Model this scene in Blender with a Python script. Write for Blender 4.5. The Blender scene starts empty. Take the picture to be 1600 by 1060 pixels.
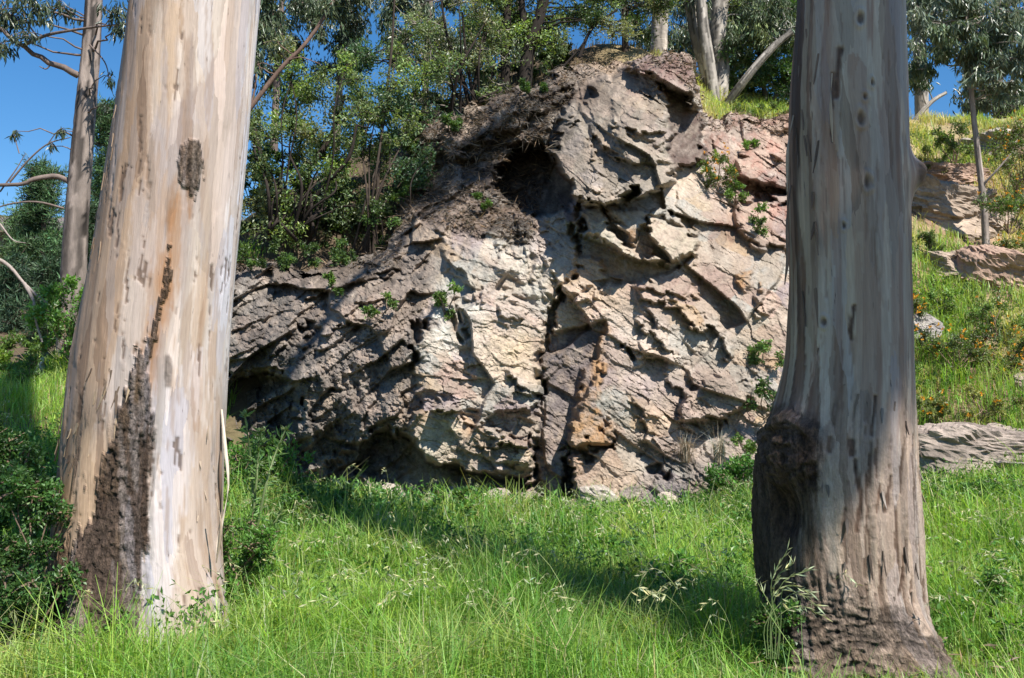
import bpy, math, random
import numpy as np

# ------------------------------------------------------------------ camera, sky, sun, exposure
S = bpy.context.scene
FPX = 1555.0
PITCH = math.radians(3.5)
CAM = np.array([0.0, 0.0, 1.6])
cam_data = bpy.data.cameras.new("camera")
cam_data.sensor_width = 36.0
cam_data.lens = FPX / 1600.0 * 36.0
cam_data.clip_start = 0.05
cam_data.clip_end = 3000.0
cam = bpy.data.objects.new("camera", cam_data)
S.collection.objects.link(cam)
cam.location = CAM
cam.rotation_euler = (math.radians(90) + PITCH, 0, 0)
S.camera = cam

SUN = np.array([0.40, -0.48, 0.80]); SUN = SUN / np.linalg.norm(SUN)   # direction towards the sun
world = bpy.data.worlds.new("World"); S.world = world; world.use_nodes = True
wn = world.node_tree; wn.nodes.clear()
sky = wn.nodes.new("ShaderNodeTexSky"); sky.sky_type = 'NISHITA'; sky.sun_disc = False
sky.sun_elevation = math.asin(SUN[2]); sky.sun_rotation = math.atan2(SUN[0], SUN[1])
sky.air_density = 1.0; sky.dust_density = 0.2; sky.ozone_density = 4.0; sky.altitude = 300
bg = wn.nodes.new("ShaderNodeBackground"); bg.inputs[1].default_value = 0.075
wo = wn.nodes.new("ShaderNodeOutputWorld")
hs = wn.nodes.new("ShaderNodeHueSaturation"); hs.inputs['Saturation'].default_value = 1.28; hs.inputs['Value'].default_value = 1.12
wn.links.new(sky.outputs[0], hs.inputs['Color']); wn.links.new(hs.outputs[0], bg.inputs[0]); wn.links.new(bg.outputs[0], wo.inputs[0])
sl = bpy.data.lights.new("sun", 'SUN'); sl.energy = 5.0; sl.angle = math.radians(0.53); sl.color = (1.0, 0.955, 0.88)
so = bpy.data.objects.new("sun", sl); S.collection.objects.link(so)
from mathutils import Vector
so.rotation_euler = Vector(SUN).to_track_quat('Z', 'Y').to_euler()
so.location = (20, -24, 40)
S.view_settings.view_transform = 'Standard'; S.view_settings.look = 'None'
S.view_settings.exposure = 0.85; S.view_settings.gamma = 1.0; S.view_settings.use_curve_mapping = False
S.render.engine = 'CYCLES'
S.cycles.max_bounces = 6; S.cycles.transparent_max_bounces = 4

# ------------------------------------------------------------------ helpers
COL = S.collection
CP, SP = math.cos(PITCH), math.sin(PITCH)

def at(px, py, Y):
    """point of the place seen at photo pixel (px, py) standing Y metres ahead"""
    px = np.asarray(px, float); py = np.asarray(py, float); Y = np.asarray(Y, float)
    dx = (px - 800.0) / FPX; dz = (530.0 - py) / FPX
    dy = CP - dz * SP; d3 = SP + dz * CP
    k = Y / dy
    return np.stack(np.broadcast_arrays(CAM[0] + dx * k, Y + 0 * k, CAM[2] + d3 * k), -1)

def proj(V):
    v = V - CAM
    fw = v[..., 1] * CP + v[..., 2] * SP
    up = -v[..., 1] * SP + v[..., 2] * CP
    return 800 + FPX * v[..., 0] / fw, 530 - FPX * up / fw

def _h(i, j, k, seed):
    i = i.astype(np.int64); j = j.astype(np.int64); k = np.asarray(k).astype(np.int64)
    n = (i * 374761393 + j * 668265263 + k * 2147483647 + seed * 1274126177) & 0xFFFFFFFF
    n = ((n ^ (n >> 13)) * 1274126177) & 0xFFFFFFFF
    n = ((n ^ (n >> 16)) * 2246822519) & 0xFFFFFFFF
    n = n ^ (n >> 15)
    return (n & 0xFFFFFF) / float(0xFFFFFF)

def vn2(x, y, seed=0):
    xi = np.floor(x); yi = np.floor(y); fx = x - xi; fy = y - yi
    fx = fx * fx * fx * (fx * (fx * 6 - 15) + 10); fy = fy * fy * fy * (fy * (fy * 6 - 15) + 10)
    z = np.int64(0)
    a = _h(xi, yi, z, seed); b = _h(xi + 1, yi, z, seed); c = _h(xi, yi + 1, z, seed); d = _h(xi + 1, yi + 1, z, seed)
    return (a + (b - a) * fx + (c - a) * fy + (a - b - c + d) * fx * fy) * 2 - 1

def fbm(x, y, seed=0, octv=4, gain=0.5):
    s = 0; a = 1.0; t = 0
    for o in range(octv):
        cs, sn = math.cos(o * 1.1), math.sin(o * 1.1)
        s = s + a * vn2((x * cs - y * sn) * 2.03 ** o + 17.3 * o, (x * sn + y * cs) * 2.03 ** o - 9.1 * o, seed + o)
        t += a; a *= gain
    return s / t

def facets(x, y, L, seed, aniso=1.0, theta=0.0, warp=0.25, wf=1.0):
    """cracked cells: random numbers of the cell, offset within it, distance to the crack"""
    u = (x * math.cos(theta) + y * math.sin(theta)) / (L * aniso)
    v = (-x * math.sin(theta) + y * math.cos(theta)) / L
    if warp:
        u = u + warp * fbm(u * wf * 1.3, v * wf * 1.3, seed + 50, 3)
        v = v + warp * fbm(u * wf * 1.3 + 31, v * wf * 1.3, seed + 60, 3)
    ui = np.floor(u); vi = np.floor(v)
    f1 = np.full(u.shape, 9e9); f2 = f1.copy(); bi = ui.copy(); bj = vi.copy(); du = u * 0; dv = u * 0
    z = np.int64(0)
    for di in (-1, 0, 1):
        for dj in (-1, 0, 1):
            ci = ui + di; cj = vi + dj
            sx = ci + 0.12 + 0.76 * _h(ci, cj, z, seed + 1); sy = cj + 0.12 + 0.76 * _h(ci, cj, z, seed + 2)
            ex = u - sx; ey = v - sy; d = np.sqrt(ex * ex + ey * ey)
            m = d < f1
            f2 = np.where(m, f1, np.minimum(f2, d)); f1 = np.where(m, d, f1)
            bi = np.where(m, ci, bi); bj = np.where(m, cj, bj); du = np.where(m, ex, du); dv = np.where(m, ey, dv)
    r = [_h(bi, bj, z, seed + 10 + q) for q in range(5)]
    return r, du, dv, f2 - f1

def sstep(e0, e1, x):
    t = np.clip((x - e0) / (e1 - e0), 0, 1); return t * t * (3 - 2 * t)

def poly_sd(px, py, poly):
    """signed distance to a polygon, positive inside"""
    P = np.array(poly, float); n = len(P)
    d = np.full(px.shape, 1e18); ins = np.zeros(px.shape, bool)
    for i in range(n):
        a = P[i]; b = P[(i + 1) % n]; e = b - a
        wx = px - a[0]; wy = py - a[1]
        t = np.clip((wx * e[0] + wy * e[1]) / (e @ e), 0, 1)
        d = np.minimum(d, (wx - e[0] * t) ** 2 + (wy - e[1] * t) ** 2)
        c = ((a[1] > py) != (b[1] > py))
        if abs(e[1]) > 1e-9:
            ins ^= c & (px < e[0] * (py - a[1]) / e[1] + a[0])
    d = np.sqrt(d)
    return np.where(ins, d, -d)

def line_d(px, py, pts):
    P = np.array(pts, float); d = np.full(px.shape, 1e18)
    for i in range(len(P) - 1):
        a = P[i]; e = P[i + 1] - a; wx = px - a[0]; wy = py - a[1]
        t = np.clip((wx * e[0] + wy * e[1]) / (e @ e + 1e-9), 0, 1)
        d = np.minimum(d, (wx - e[0] * t) ** 2 + (wy - e[1] * t) ** 2)
    return np.sqrt(d)

class TPS:
    def __init__(s, XY, Z, reg=0.0):
        XY = np.array(XY, float); n = len(XY); s.X = XY
        K = s.k(np.hypot(XY[:, None, 0] - XY[None, :, 0], XY[:, None, 1] - XY[None, :, 1])) + reg * np.eye(n)
        A = np.zeros((n + 3, n + 3)); A[:n, :n] = K; A[:n, n] = 1; A[:n, n + 1:] = XY; A[n, :n] = 1; A[n + 1:, :n] = XY.T
        s.w = np.linalg.solve(A, np.concatenate([np.array(Z, float), np.zeros(3)]))
    @staticmethod
    def k(r): return np.where(r > 1e-9, r * r * np.log(np.maximum(r, 1e-9)), 0)
    def __call__(s, x, y):
        o = s.w[-3] + s.w[-2] * x + s.w[-1] * y
        for i in range(len(s.X)):
            o = o + s.w[i] * s.k(np.hypot(x - s.X[i, 0], y - s.X[i, 1]))
        return o

def mk(name, V, faces, mat, parent=None, col=None, smooth=False, vec=None):
    """one mesh object from numpy arrays; faces = list of (m,k) arrays"""
    me = bpy.data.meshes.new(name)
    V = np.ascontiguousarray(V, dtype=np.float32)
    faces = [np.asarray(f) for f in faces if len(f)]
    me.vertices.add(len(V)); me.vertices.foreach_set("co", V.ravel())
    lv = np.concatenate([f.ravel() for f in faces]).astype(np.int32)
    tot = np.concatenate([np.full(len(f), f.shape[1]) for f in faces])
    st = np.concatenate([[0], np.cumsum(tot)[:-1]]).astype(np.int32)
    me.loops.add(len(lv)); me.loops.foreach_set("vertex_index", lv)
    me.polygons.add(len(st)); me.polygons.foreach_set("loop_start", st)
    me.polygons.foreach_set("use_smooth", np.full(len(st), bool(smooth)))
    me.update(calc_edges=True)
    if col is not None:
        ca = me.color_attributes.new("Col", 'FLOAT_COLOR', 'POINT')
        c4 = np.ones((len(V), 4), np.float32); c4[:, :3] = col
        ca.data.foreach_set("color", c4.ravel())
    if vec is not None:
        va = me.attributes.new("bk", 'FLOAT_VECTOR', 'POINT'); va.data.foreach_set("vector", np.ascontiguousarray(vec, dtype=np.float32).ravel())
    me.materials.append(mat)
    o = bpy.data.objects.new(name, me); COL.objects.link(o)
    if parent is not None:
        o.parent = parent
        bm_ = parent.matrix_basis
        o.location = -Vector(bm_.translation) if parent.type == 'EMPTY' and parent.parent is None else (0, 0, 0)
    return o

def empty(name, loc):
    o = bpy.data.objects.new(name, None); COL.objects.link(o); o.location = [float(c) for c in loc]
    o.empty_display_size = 0.2
    return o

def tag(o, label, cat=None, group=None, kind=None):
    if label: o["label"] = label
    if cat: o["category"] = cat
    if group: o["group"] = group
    if kind: o["kind"] = kind
    return o

class Geo:
    def __init__(s): s.V = []; s.Q = []; s.T = []; s.C = []; s.n = 0
    def add(s, V, Q=None, T=None, C=(0.5, 0.5, 0.5)):
        V = np.asarray(V, float).reshape(-1, 3)
        s.V.append(V)
        if Q is not None and len(Q): s.Q.append(np.asarray(Q).reshape(-1, 4) + s.n)
        if T is not None and len(T): s.T.append(np.asarray(T).reshape(-1, 3) + s.n)
        s.C.append(np.broadcast_to(np.asarray(C, float), V.shape)); s.n += len(V)
    def build(s, name, mat, parent=None, smooth=False):
        F = []
        if s.Q: F.append(np.concatenate(s.Q))
        if s.T: F.append(np.concatenate(s.T))
        return mk(name, np.concatenate(s.V), F, mat, parent, np.concatenate(s.C), smooth)
    def tube(s, pts, rad, sides=6, C=(0.5, 0.5, 0.5), rough=0.0, rng=None):
        P = np.asarray(pts, float); n = len(P); rad = np.broadcast_to(np.asarray(rad, float), (n,))
        T = np.gradient(P, axis=0); T /= np.linalg.norm(T, axis=1)[:, None] + 1e-9
        a = np.array([1.0, 0, 0]) if abs(T[0][0]) < 0.8 else np.array([0, 1.0, 0])
        V = []
        ang = np.arange(sides) * 2 * math.pi / sides
        for i in range(n):
            b = np.cross(T[i], a); b /= np.linalg.norm(b) + 1e-9; a2 = np.cross(b, T[i]); a = a2
            rr = rad[i] * (1 + (rough * (rng.random(sides) - 0.5) if rough else 0))
            V.append(P[i] + (np.cos(ang)[:, None] * a2 + np.sin(ang)[:, None] * b) * np.reshape(rr, (-1, 1)))
        V = np.concatenate(V)
        i = np.arange(n - 1)[:, None] * sides; j = np.arange(sides)[None]; k = (j + 1) % sides
        Q = np.stack([i + j, i + k, i + sides + k, i + sides + j], -1).reshape(-1, 4)
        s.add(V, Q, None, C)

def box(g, lo, hi, C=(0.5, 0.5, 0.5)):
    x0, y0, z0 = lo; x1, y1, z1 = hi
    V = [(x0, y0, z0), (x1, y0, z0), (x1, y1, z0), (x0, y1, z0), (x0, y0, z1), (x1, y0, z1), (x1, y1, z1), (x0, y1, z1)]
    g.add(V, [(0, 3, 2, 1), (4, 5, 6, 7), (0, 1, 5, 4), (1, 2, 6, 5), (2, 3, 7, 6), (3, 0, 4, 7)], None, C)

def smooth_path(pts, n):
    """Catmull-Rom through the points"""
    P = np.asarray(pts, float); m = len(P)
    if m == 2:
        t = np.linspace(0, 1, n)[:, None]; return P[0] * (1 - t) + P[1] * t
    E = np.vstack([2 * P[0] - P[1], P, 2 * P[-1] - P[-2]])
    out = []
    for t in np.linspace(0, m - 1 - 1e-6, n):
        i = int(t); f = t - i; p0, p1, p2, p3 = E[i:i + 4]
        out.append(0.5 * ((2 * p1) + (-p0 + p2) * f + (2 * p0 - 5 * p1 + 4 * p2 - p3) * f * f + (-p0 + 3 * p1 - 3 * p2 + p3) * f ** 3))
    return np.array(out)

# ------------------------------------------------------------------ materials
def new_mat(name):
    m = bpy.data.materials.new(name); m.use_nodes = True
    nt = m.node_tree; nt.nodes.clear()
    return m, nt, nt.nodes.new("ShaderNodeOutputMaterial")

def mat_surface(name, rough=0.85, spec=0.25, nscale=30.0, namt=0.35, bscale=60.0, bstr=0.4, bdist=0.02, stretch=None, detail=6.0):
    """colour attribute x fine grain, with fine relief"""
    m, nt, out = new_mat(name); N = nt.nodes; K = nt.links
    at_ = N.new("ShaderNodeAttribute"); at_.attribute_name = "Col"
    tc = N.new("ShaderNodeTexCoord"); mp = N.new("ShaderNodeMapping")
    if stretch: mp.inputs['Scale'].default_value = stretch
    K.new(tc.outputs['Object'], mp.inputs['Vector'])
    n1 = N.new("ShaderNodeTexNoise"); n1.inputs['Scale'].default_value = nscale; n1.inputs['Detail'].default_value = detail; n1.inputs['Roughness'].default_value = 0.7
    K.new(mp.outputs[0], n1.inputs['Vector'])
    mr = N.new("ShaderNodeMapRange"); mr.inputs[1].default_value = 0.25; mr.inputs[2].default_value = 0.75
    mr.inputs[3].default_value = 1 - namt; mr.inputs[4].default_value = 1 + namt
    K.new(n1.outputs[0], mr.inputs[0])
    mx = N.new("ShaderNodeVectorMath"); mx.operation = 'SCALE'
    K.new(at_.outputs['Color'], mx.inputs[0]); K.new(mr.outputs[0], mx.inputs['Scale'])
    b = N.new("ShaderNodeBsdfPrincipled"); b.inputs['Roughness'].default_value = rough; b.inputs['Specular IOR Level'].default_value = spec
    K.new(mx.outputs[0], b.inputs['Base Color'])
    n2 = N.new("ShaderNodeTexNoise"); n2.inputs['Scale'].default_value = bscale; n2.inputs['Detail'].default_value = 5.0; n2.inputs['Roughness'].default_value = 0.65
    K.new(mp.outputs[0], n2.inputs['Vector'])
    bp = N.new("ShaderNodeBump"); bp.inputs['Strength'].default_value = bstr; bp.inputs['Distance'].default_value = bdist
    K.new(n2.outputs[0], bp.inputs['Height']); K.new(bp.outputs[0], b.inputs['Normal'])
    K.new(b.outputs[0], out.inputs[0])
    return m

def mat_gum(name, dark=(0.13, 0.09, 0.065), fleck=0.66, amt=0.22):
    """smooth shedding bark: colour attribute broken into long crisp-edged flakes, streaks and torn dark flecks along the grain"""
    m, nt, out = new_mat(name); N = nt.nodes; K = nt.links
    at_ = N.new("ShaderNodeAttribute"); at_.attribute_name = "Col"
    bk = N.new("ShaderNodeAttribute"); bk.attribute_name = "bk"
    def mapped(sx, sy):
        mp = N.new("ShaderNodeMapping"); mp.inputs['Scale'].default_value = (sx, sy, 1); K.new(bk.outputs['Vector'], mp.inputs['Vector']); return mp.outputs[0]
    def noise(v, sc, det, rough=0.6):
        n = N.new("ShaderNodeTexNoise"); n.noise_dimensions = '2D'; n.inputs['Scale'].default_value = sc; n.inputs['Detail'].default_value = det; n.inputs['Roughness'].default_value = rough; K.new(v, n.inputs['Vector']); return n
    def rng_(src, a, b, c, d):
        r = N.new("ShaderNodeMapRange"); K.new(src, r.inputs[0]); r.inputs[1].default_value = a; r.inputs[2].default_value = b; r.inputs[3].default_value = c; r.inputs[4].default_value = d; return r.outputs[0]
    def math_(op, a, b):
        q = N.new("ShaderNodeMath"); q.operation = op
        for i, v in enumerate((a, b)):
            if isinstance(v, (int, float)): q.inputs[i].default_value = v
            else: K.new(v, q.inputs[i])
        return q.outputs[0]
    w = noise(mapped(9, 2.2), 1.0, 4)
    add = N.new("ShaderNodeVectorMath"); add.operation = 'MULTIPLY_ADD'; K.new(w.outputs['Color'], add.inputs[0]); add.inputs[1].default_value = (0.9, 0.9, 0); K.new(mapped(13, 1.3), add.inputs[2])
    vo = N.new("ShaderNodeTexVoronoi"); vo.voronoi_dimensions = '2D'; vo.inputs['Scale'].default_value = 1.0; K.new(add.outputs[0], vo.inputs['Vector'])
    sp = N.new("ShaderNodeSeparateColor"); K.new(vo.outputs['Color'], sp.inputs[0])
    st1 = noise(mapped(60, 1.4), 1.0, 5); st2 = noise(mapped(170, 9), 1.0, 4); ft = noise(mapped(42, 4.5), 1.0, 5, 0.65)
    k = math_('MULTIPLY', rng_(sp.outputs[0], 0, 1, 1 - amt, 1 + amt), rng_(st1.outputs[0], 0.3, 0.7, 0.92, 1.07))
    k = math_('MULTIPLY', k, rng_(st2.outputs[0], 0.25, 0.75, 0.90, 1.09))
    sc = N.new("ShaderNodeVectorMath"); sc.operation = 'SCALE'; K.new(at_.outputs['Color'], sc.inputs[0]); K.new(k, sc.inputs['Scale'])
    cr = N.new("ShaderNodeValToRGB"); cr.color_ramp.interpolation = 'CONSTANT'; K.new(sp.outputs[1], cr.inputs[0])
    el = cr.color_ramp.elements; el[0].position = 0; el[0].color = (0.90, 0.87, 0.83, 1); el[1].position = 0.2; el[1].color = (1.06, 1.02, 0.97, 1)
    for p_, c_ in ((0.4, (0.93, 0.94, 0.99, 1)), (0.58, (1.10, 1.06, 1.02, 1)), (0.74, (0.99, 0.92, 0.84, 1)), (0.88, (0.80, 0.73, 0.67, 1))):
        e_ = el.new(p_); e_.color = c_
    vm2 = N.new("ShaderNodeVectorMath"); vm2.operation = 'MULTIPLY'; K.new(sc.outputs[0], vm2.inputs[0]); K.new(cr.outputs[0], vm2.inputs[1]); sc = vm2
    sx_ = N.new("ShaderNodeSeparateXYZ"); K.new(bk.outputs['Vector'], sx_.inputs[0]); msk = sx_.outputs[2]
    rb = noise(mapped(38, 13), 1.0, 9, 0.72); rb2 = noise(mapped(95, 60), 1.0, 6, 0.7)
    rk = math_('MULTIPLY', rng_(rb.outputs[0], 0.32, 0.66, 0.30, 1.55), rng_(rb2.outputs[0], 0.3, 0.7, 0.65, 1.3))
    rk = math_('ADD', math_('MULTIPLY', msk, math_('SUBTRACT', rk, 1.0)), 1.0)
    sc2 = N.new("ShaderNodeVectorMath"); sc2.operation = 'SCALE'; K.new(sc.outputs[0], sc2.inputs[0]); K.new(rk, sc2.inputs['Scale']); sc = sc2
    mx = N.new("ShaderNodeMix"); mx.data_type = 'RGBA'
    K.new(rng_(ft.outputs[0], fleck, fleck + 0.05, 0, 0.85), mx.inputs['Factor']); K.new(sc.outputs[0], mx.inputs['A']); mx.inputs['B'].default_value = (*dark, 1)
    b = N.new("ShaderNodeBsdfPrincipled"); b.inputs['Roughness'].default_value = 0.68; b.inputs['Specular IOR Level'].default_value = 0.25
    K.new(mx.outputs['Result'], b.inputs['Base Color'])
    h = math_('ADD', math_('MULTIPLY', sp.outputs[0], 0.5), math_('ADD', math_('MULTIPLY', st1.outputs[0], 0.5), math_('ADD', math_('MULTIPLY', st2.outputs[0], 0.35), rng_(ft.outputs[0], fleck, fleck + 0.05, 0, -0.9))))
    bp = N.new("ShaderNodeBump"); bp.inputs['Strength'].default_value = 0.55; bp.inputs['Distance'].default_value = 0.008
    K.new(h, bp.inputs['Height'])
    bp2 = N.new("ShaderNodeBump"); bp2.inputs['Strength'].default_value = 1.0; bp2.inputs['Distance'].default_value = 0.05
    K.new(math_('MULTIPLY', msk, math_('ADD', rb.outputs[0], math_('MULTIPLY', rb2.outputs[0], 0.35))), bp2.inputs['Height']); K.new(bp.outputs[0], bp2.inputs['Normal'])
    K.new(bp2.outputs[0], b.inputs['Normal']); K.new(b.outputs[0], out.inputs[0])
    return m

def mat_leaf(name, trans=0.35, rough=0.42, spec=0.5, tint=(1.25, 1.35, 0.45)):
    m, nt, out = new_mat(name); N = nt.nodes; K = nt.links
    a = N.new("ShaderNodeAttribute"); a.attribute_name = "Col"
    b = N.new("ShaderNodeBsdfPrincipled"); b.inputs['Roughness'].default_value = rough; b.inputs['Specular IOR Level'].default_value = spec
    K.new(a.outputs['Color'], b.inputs['Base Color'])
    vm = N.new("ShaderNodeVectorMath"); vm.operation = 'MULTIPLY'; vm.inputs[1].default_value = tint
    K.new(a.outputs['Color'], vm.inputs[0])
    t = N.new("ShaderNodeBsdfTranslucent"); K.new(vm.outputs[0], t.inputs['Color'])
    mx = N.new("ShaderNodeMixShader"); mx.inputs[0].default_value = trans
    K.new(b.outputs[0], mx.inputs[1]); K.new(t.outputs[0], mx.inputs[2]); K.new(mx.outputs[0], out.inputs[0])
    return m

M_ROCK = mat_surface("weathered_rock", 0.9, 0.2, 16.0, 0.38, 30.0, 0.8, 0.03, None, 9.0)
M_BARK = mat_surface("smooth_gum_bark", 0.62, 0.3, 34.0, 0.24, 70.0, 0.45, 0.006, (1, 1, 0.16), 8.0)
M_GUML = mat_gum("cream_gum_bark", (0.12, 0.085, 0.06), 0.70, 0.11)
M_GUMR = mat_gum("grey_gum_bark", (0.08, 0.055, 0.045), 0.70, 0.15)
M_BARKF = mat_surface("far_gum_bark", 0.8, 0.2, 5.0, 0.55, 14.0, 0.6, 0.03, (1, 1, 0.25), 7.0)
M_BARK2 = mat_surface("rough_bark", 0.9, 0.15, 25.0, 0.35, 40.0, 0.6, 0.02, (1, 1, 0.3))
M_SOIL = mat_surface("hill_soil", 0.95, 0.1, 6.0, 0.4, 18.0, 0.7, 0.05)
M_LEAF = mat_leaf("broad_leaf", 0.38, 0.42, 0.45)
M_GUM = mat_leaf("gum_leaf", 0.22, 0.38, 0.55, (1.1, 1.2, 0.6))
M_PINE = mat_leaf("pine_needle", 0.12, 0.5, 0.3)
M_GRASS = mat_leaf("grass_blade", 0.42, 0.45, 0.45, (1.25, 1.35, 0.4))
M_DRY = mat_leaf("dry_grass", 0.3, 0.6, 0.3, (1.1, 1.05, 0.7))
M_FLOWER = mat_leaf("orange_petal", 0.3, 0.6, 0.2, (1.1, 1.0, 0.6))
M_WOOD = mat_surface("weathered_boards", 0.8, 0.2, 8.0, 0.3, 20.0, 0.3, 0.01)
# ------------------------------------------------------------------ the ground: meadow, hillside, ridge
_gp = [(50, 640, 14), (60, 595, 17), (120, 560, 18.5), (20, 560, 22),
       (400, 430, 18.0), (600, 400, 19.0), (640, 275, 20.5), (760, 185, 21.5), (900, 122, 22.0), (1000, 105, 22.0),
       (1130, 168, 23), (1210, 182, 23), (1450, 195, 25), (1560, 205, 25), (1620, 190, 26), (1540, 387, 20), (1430, 310, 21.5),
       (1620, 380, 20.5), (1440, 435, 18.5), (1600, 455, 18.5), (1500, 560, 16.7), (1620, 560, 16.5), (1500, 655, 15.3), (1500, 745, 14.0),
       (1620, 745, 13.5), (1500, 850, 10)]
_gw = [tuple(at(*p)) for p in _gp]
_gw += [(x, y, 0.0) for x in (-6, -2, 2, 6) for y in (-6, 2, 6)] + [(-2.5, 10, 0), (1, 10, 0), (-1, 13.5, 0.0), (3, 13.2, 0.05), (4.2, 10, 0.05), (-4, 9, .1), (-5, 12, .7), (-3.6, 13.5, .25)]
_gw += [(1, 16.2, -0.4), (1, 18, 2.2), (1, 20, 5.6), (-2, 16.2, -0.3), (-2, 18, 2.2), (-3.8, 16.3, 0.7), (4.3, 17, 1.8), (4.3, 19.5, 5.0), (3, 21, 7.0)]
_gw += [(-12, 8, 1.2), (-14, 16, 2.6), (-10, 26, 3.6), (-20, 30, 4.5), (-12, 38, 5.5), (-22, 46, 8.5), (-8, 46, 6.8), (-30, 60, 13), (-14, 60, 10),
        (12, 8, 0.6), (13, 14, 2.0), (14, 20, 6.2), (15, 26, 9.3), (0, 27, 9.2), (8, 28, 9.6), (0, 34, 8.8), (10, 36, 9.2), (20, 36, 9.5), (0, 46, 7.2), (12, 48, 7.5),
        (0, 60, 6.5), (15, 60, 6.5), (-15, -8, 0.2), (15, -8, 0.2), (-16, 2, .6), (16, 2, .6), (25, 10, 4), (28, 30, 10), (30, 60, 7)]
_gw = np.array(_gw)
_gt = TPS(_gw[:, :2], _gw[:, 2], 0.02)

def ground_z(x, y):
    x = np.asarray(x, float); y = np.asarray(y, float)
    z = _gt(np.clip(x, -34, 34), np.clip(y, -10, 64))
    far = sstep(40, 140, np.hypot(x, y - 20))
    z = z * (1 - far) + far * (3.0 + 3 * fbm(x * 0.01, y * 0.01, 3, 2))
    hill = sstep(0.6, 2.5, z)
    z = z + (0.03 + 0.16 * hill) * fbm(x * 0.9, y * 0.9, 7, 4) * (1 - far) + 0.05 * hill * fbm(x * 4, y * 4, 8, 3)
    return z

gx = np.concatenate([-np.geomspace(900, 16, 22), np.arange(-15.5, 15.6, 0.17), np.geomspace(16, 900, 22)])
gy = np.concatenate([-np.geomspace(900, 7, 18), np.arange(-6.5, 8, 0.4), np.arange(8, 28, 0.15), np.arange(28, 62, 1.0), np.geomspace(63, 1200, 22)])
GX, GY = np.meshgrid(gx, gy)
GZ = ground_z(GX, GY)
nx, ny = len(gx), len(gy)
ii = (np.arange(ny - 1)[:, None] * nx + np.arange(nx - 1)[None]).ravel()
GQ = np.stack([ii, ii + 1, ii + 1 + nx, ii + nx], -1)
mead = 1 - sstep(0.5, 1.6, GZ)
nz = fbm(GX * 0.7, GY * 0.7, 21, 4)[..., None]; nz2 = fbm(GX * 3, GY * 3, 22, 3)[..., None]
soil = np.array([0.17, 0.115, 0.075]); moss = np.array([0.07, 0.10, 0.03]); dry = np.array([0.30, 0.24, 0.13]); red = np.array([0.30, 0.19, 0.13])
cg = moss * 0.6 + soil * 0.4 + 0 * nz
ch = soil + (dry - soil) * sstep(-0.1, 0.4, nz) + (red - soil) * sstep(0.0, 0.5, nz2) * 0.6
left_dark = (sstep(3.2, 1.0, GX) * sstep(15, 17, GY))[..., None]
ch = ch * (1 - left_dark) + np.array([0.10, 0.075, 0.05]) * left_dark
gc = ch * (1 - mead[..., None]) + cg * mead[..., None]
ground = mk("ground", np.stack([GX, GY, GZ], -1).reshape(-1, 3), [GQ], M_SOIL, None, gc.reshape(-1, 3), True)
tag(ground, "grassy meadow floor rising into a rocky hillside", kind="structure")

def ground_hit(px, py, y0=4.0, y1=60.0):
    Ys = np.linspace(y0, y1, 900); P = at(px, py, Ys); b = P[:, 2] <= ground_z(P[:, 0], Ys)
    return float(Ys[np.argmax(b)]) if b.any() else y1

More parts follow.
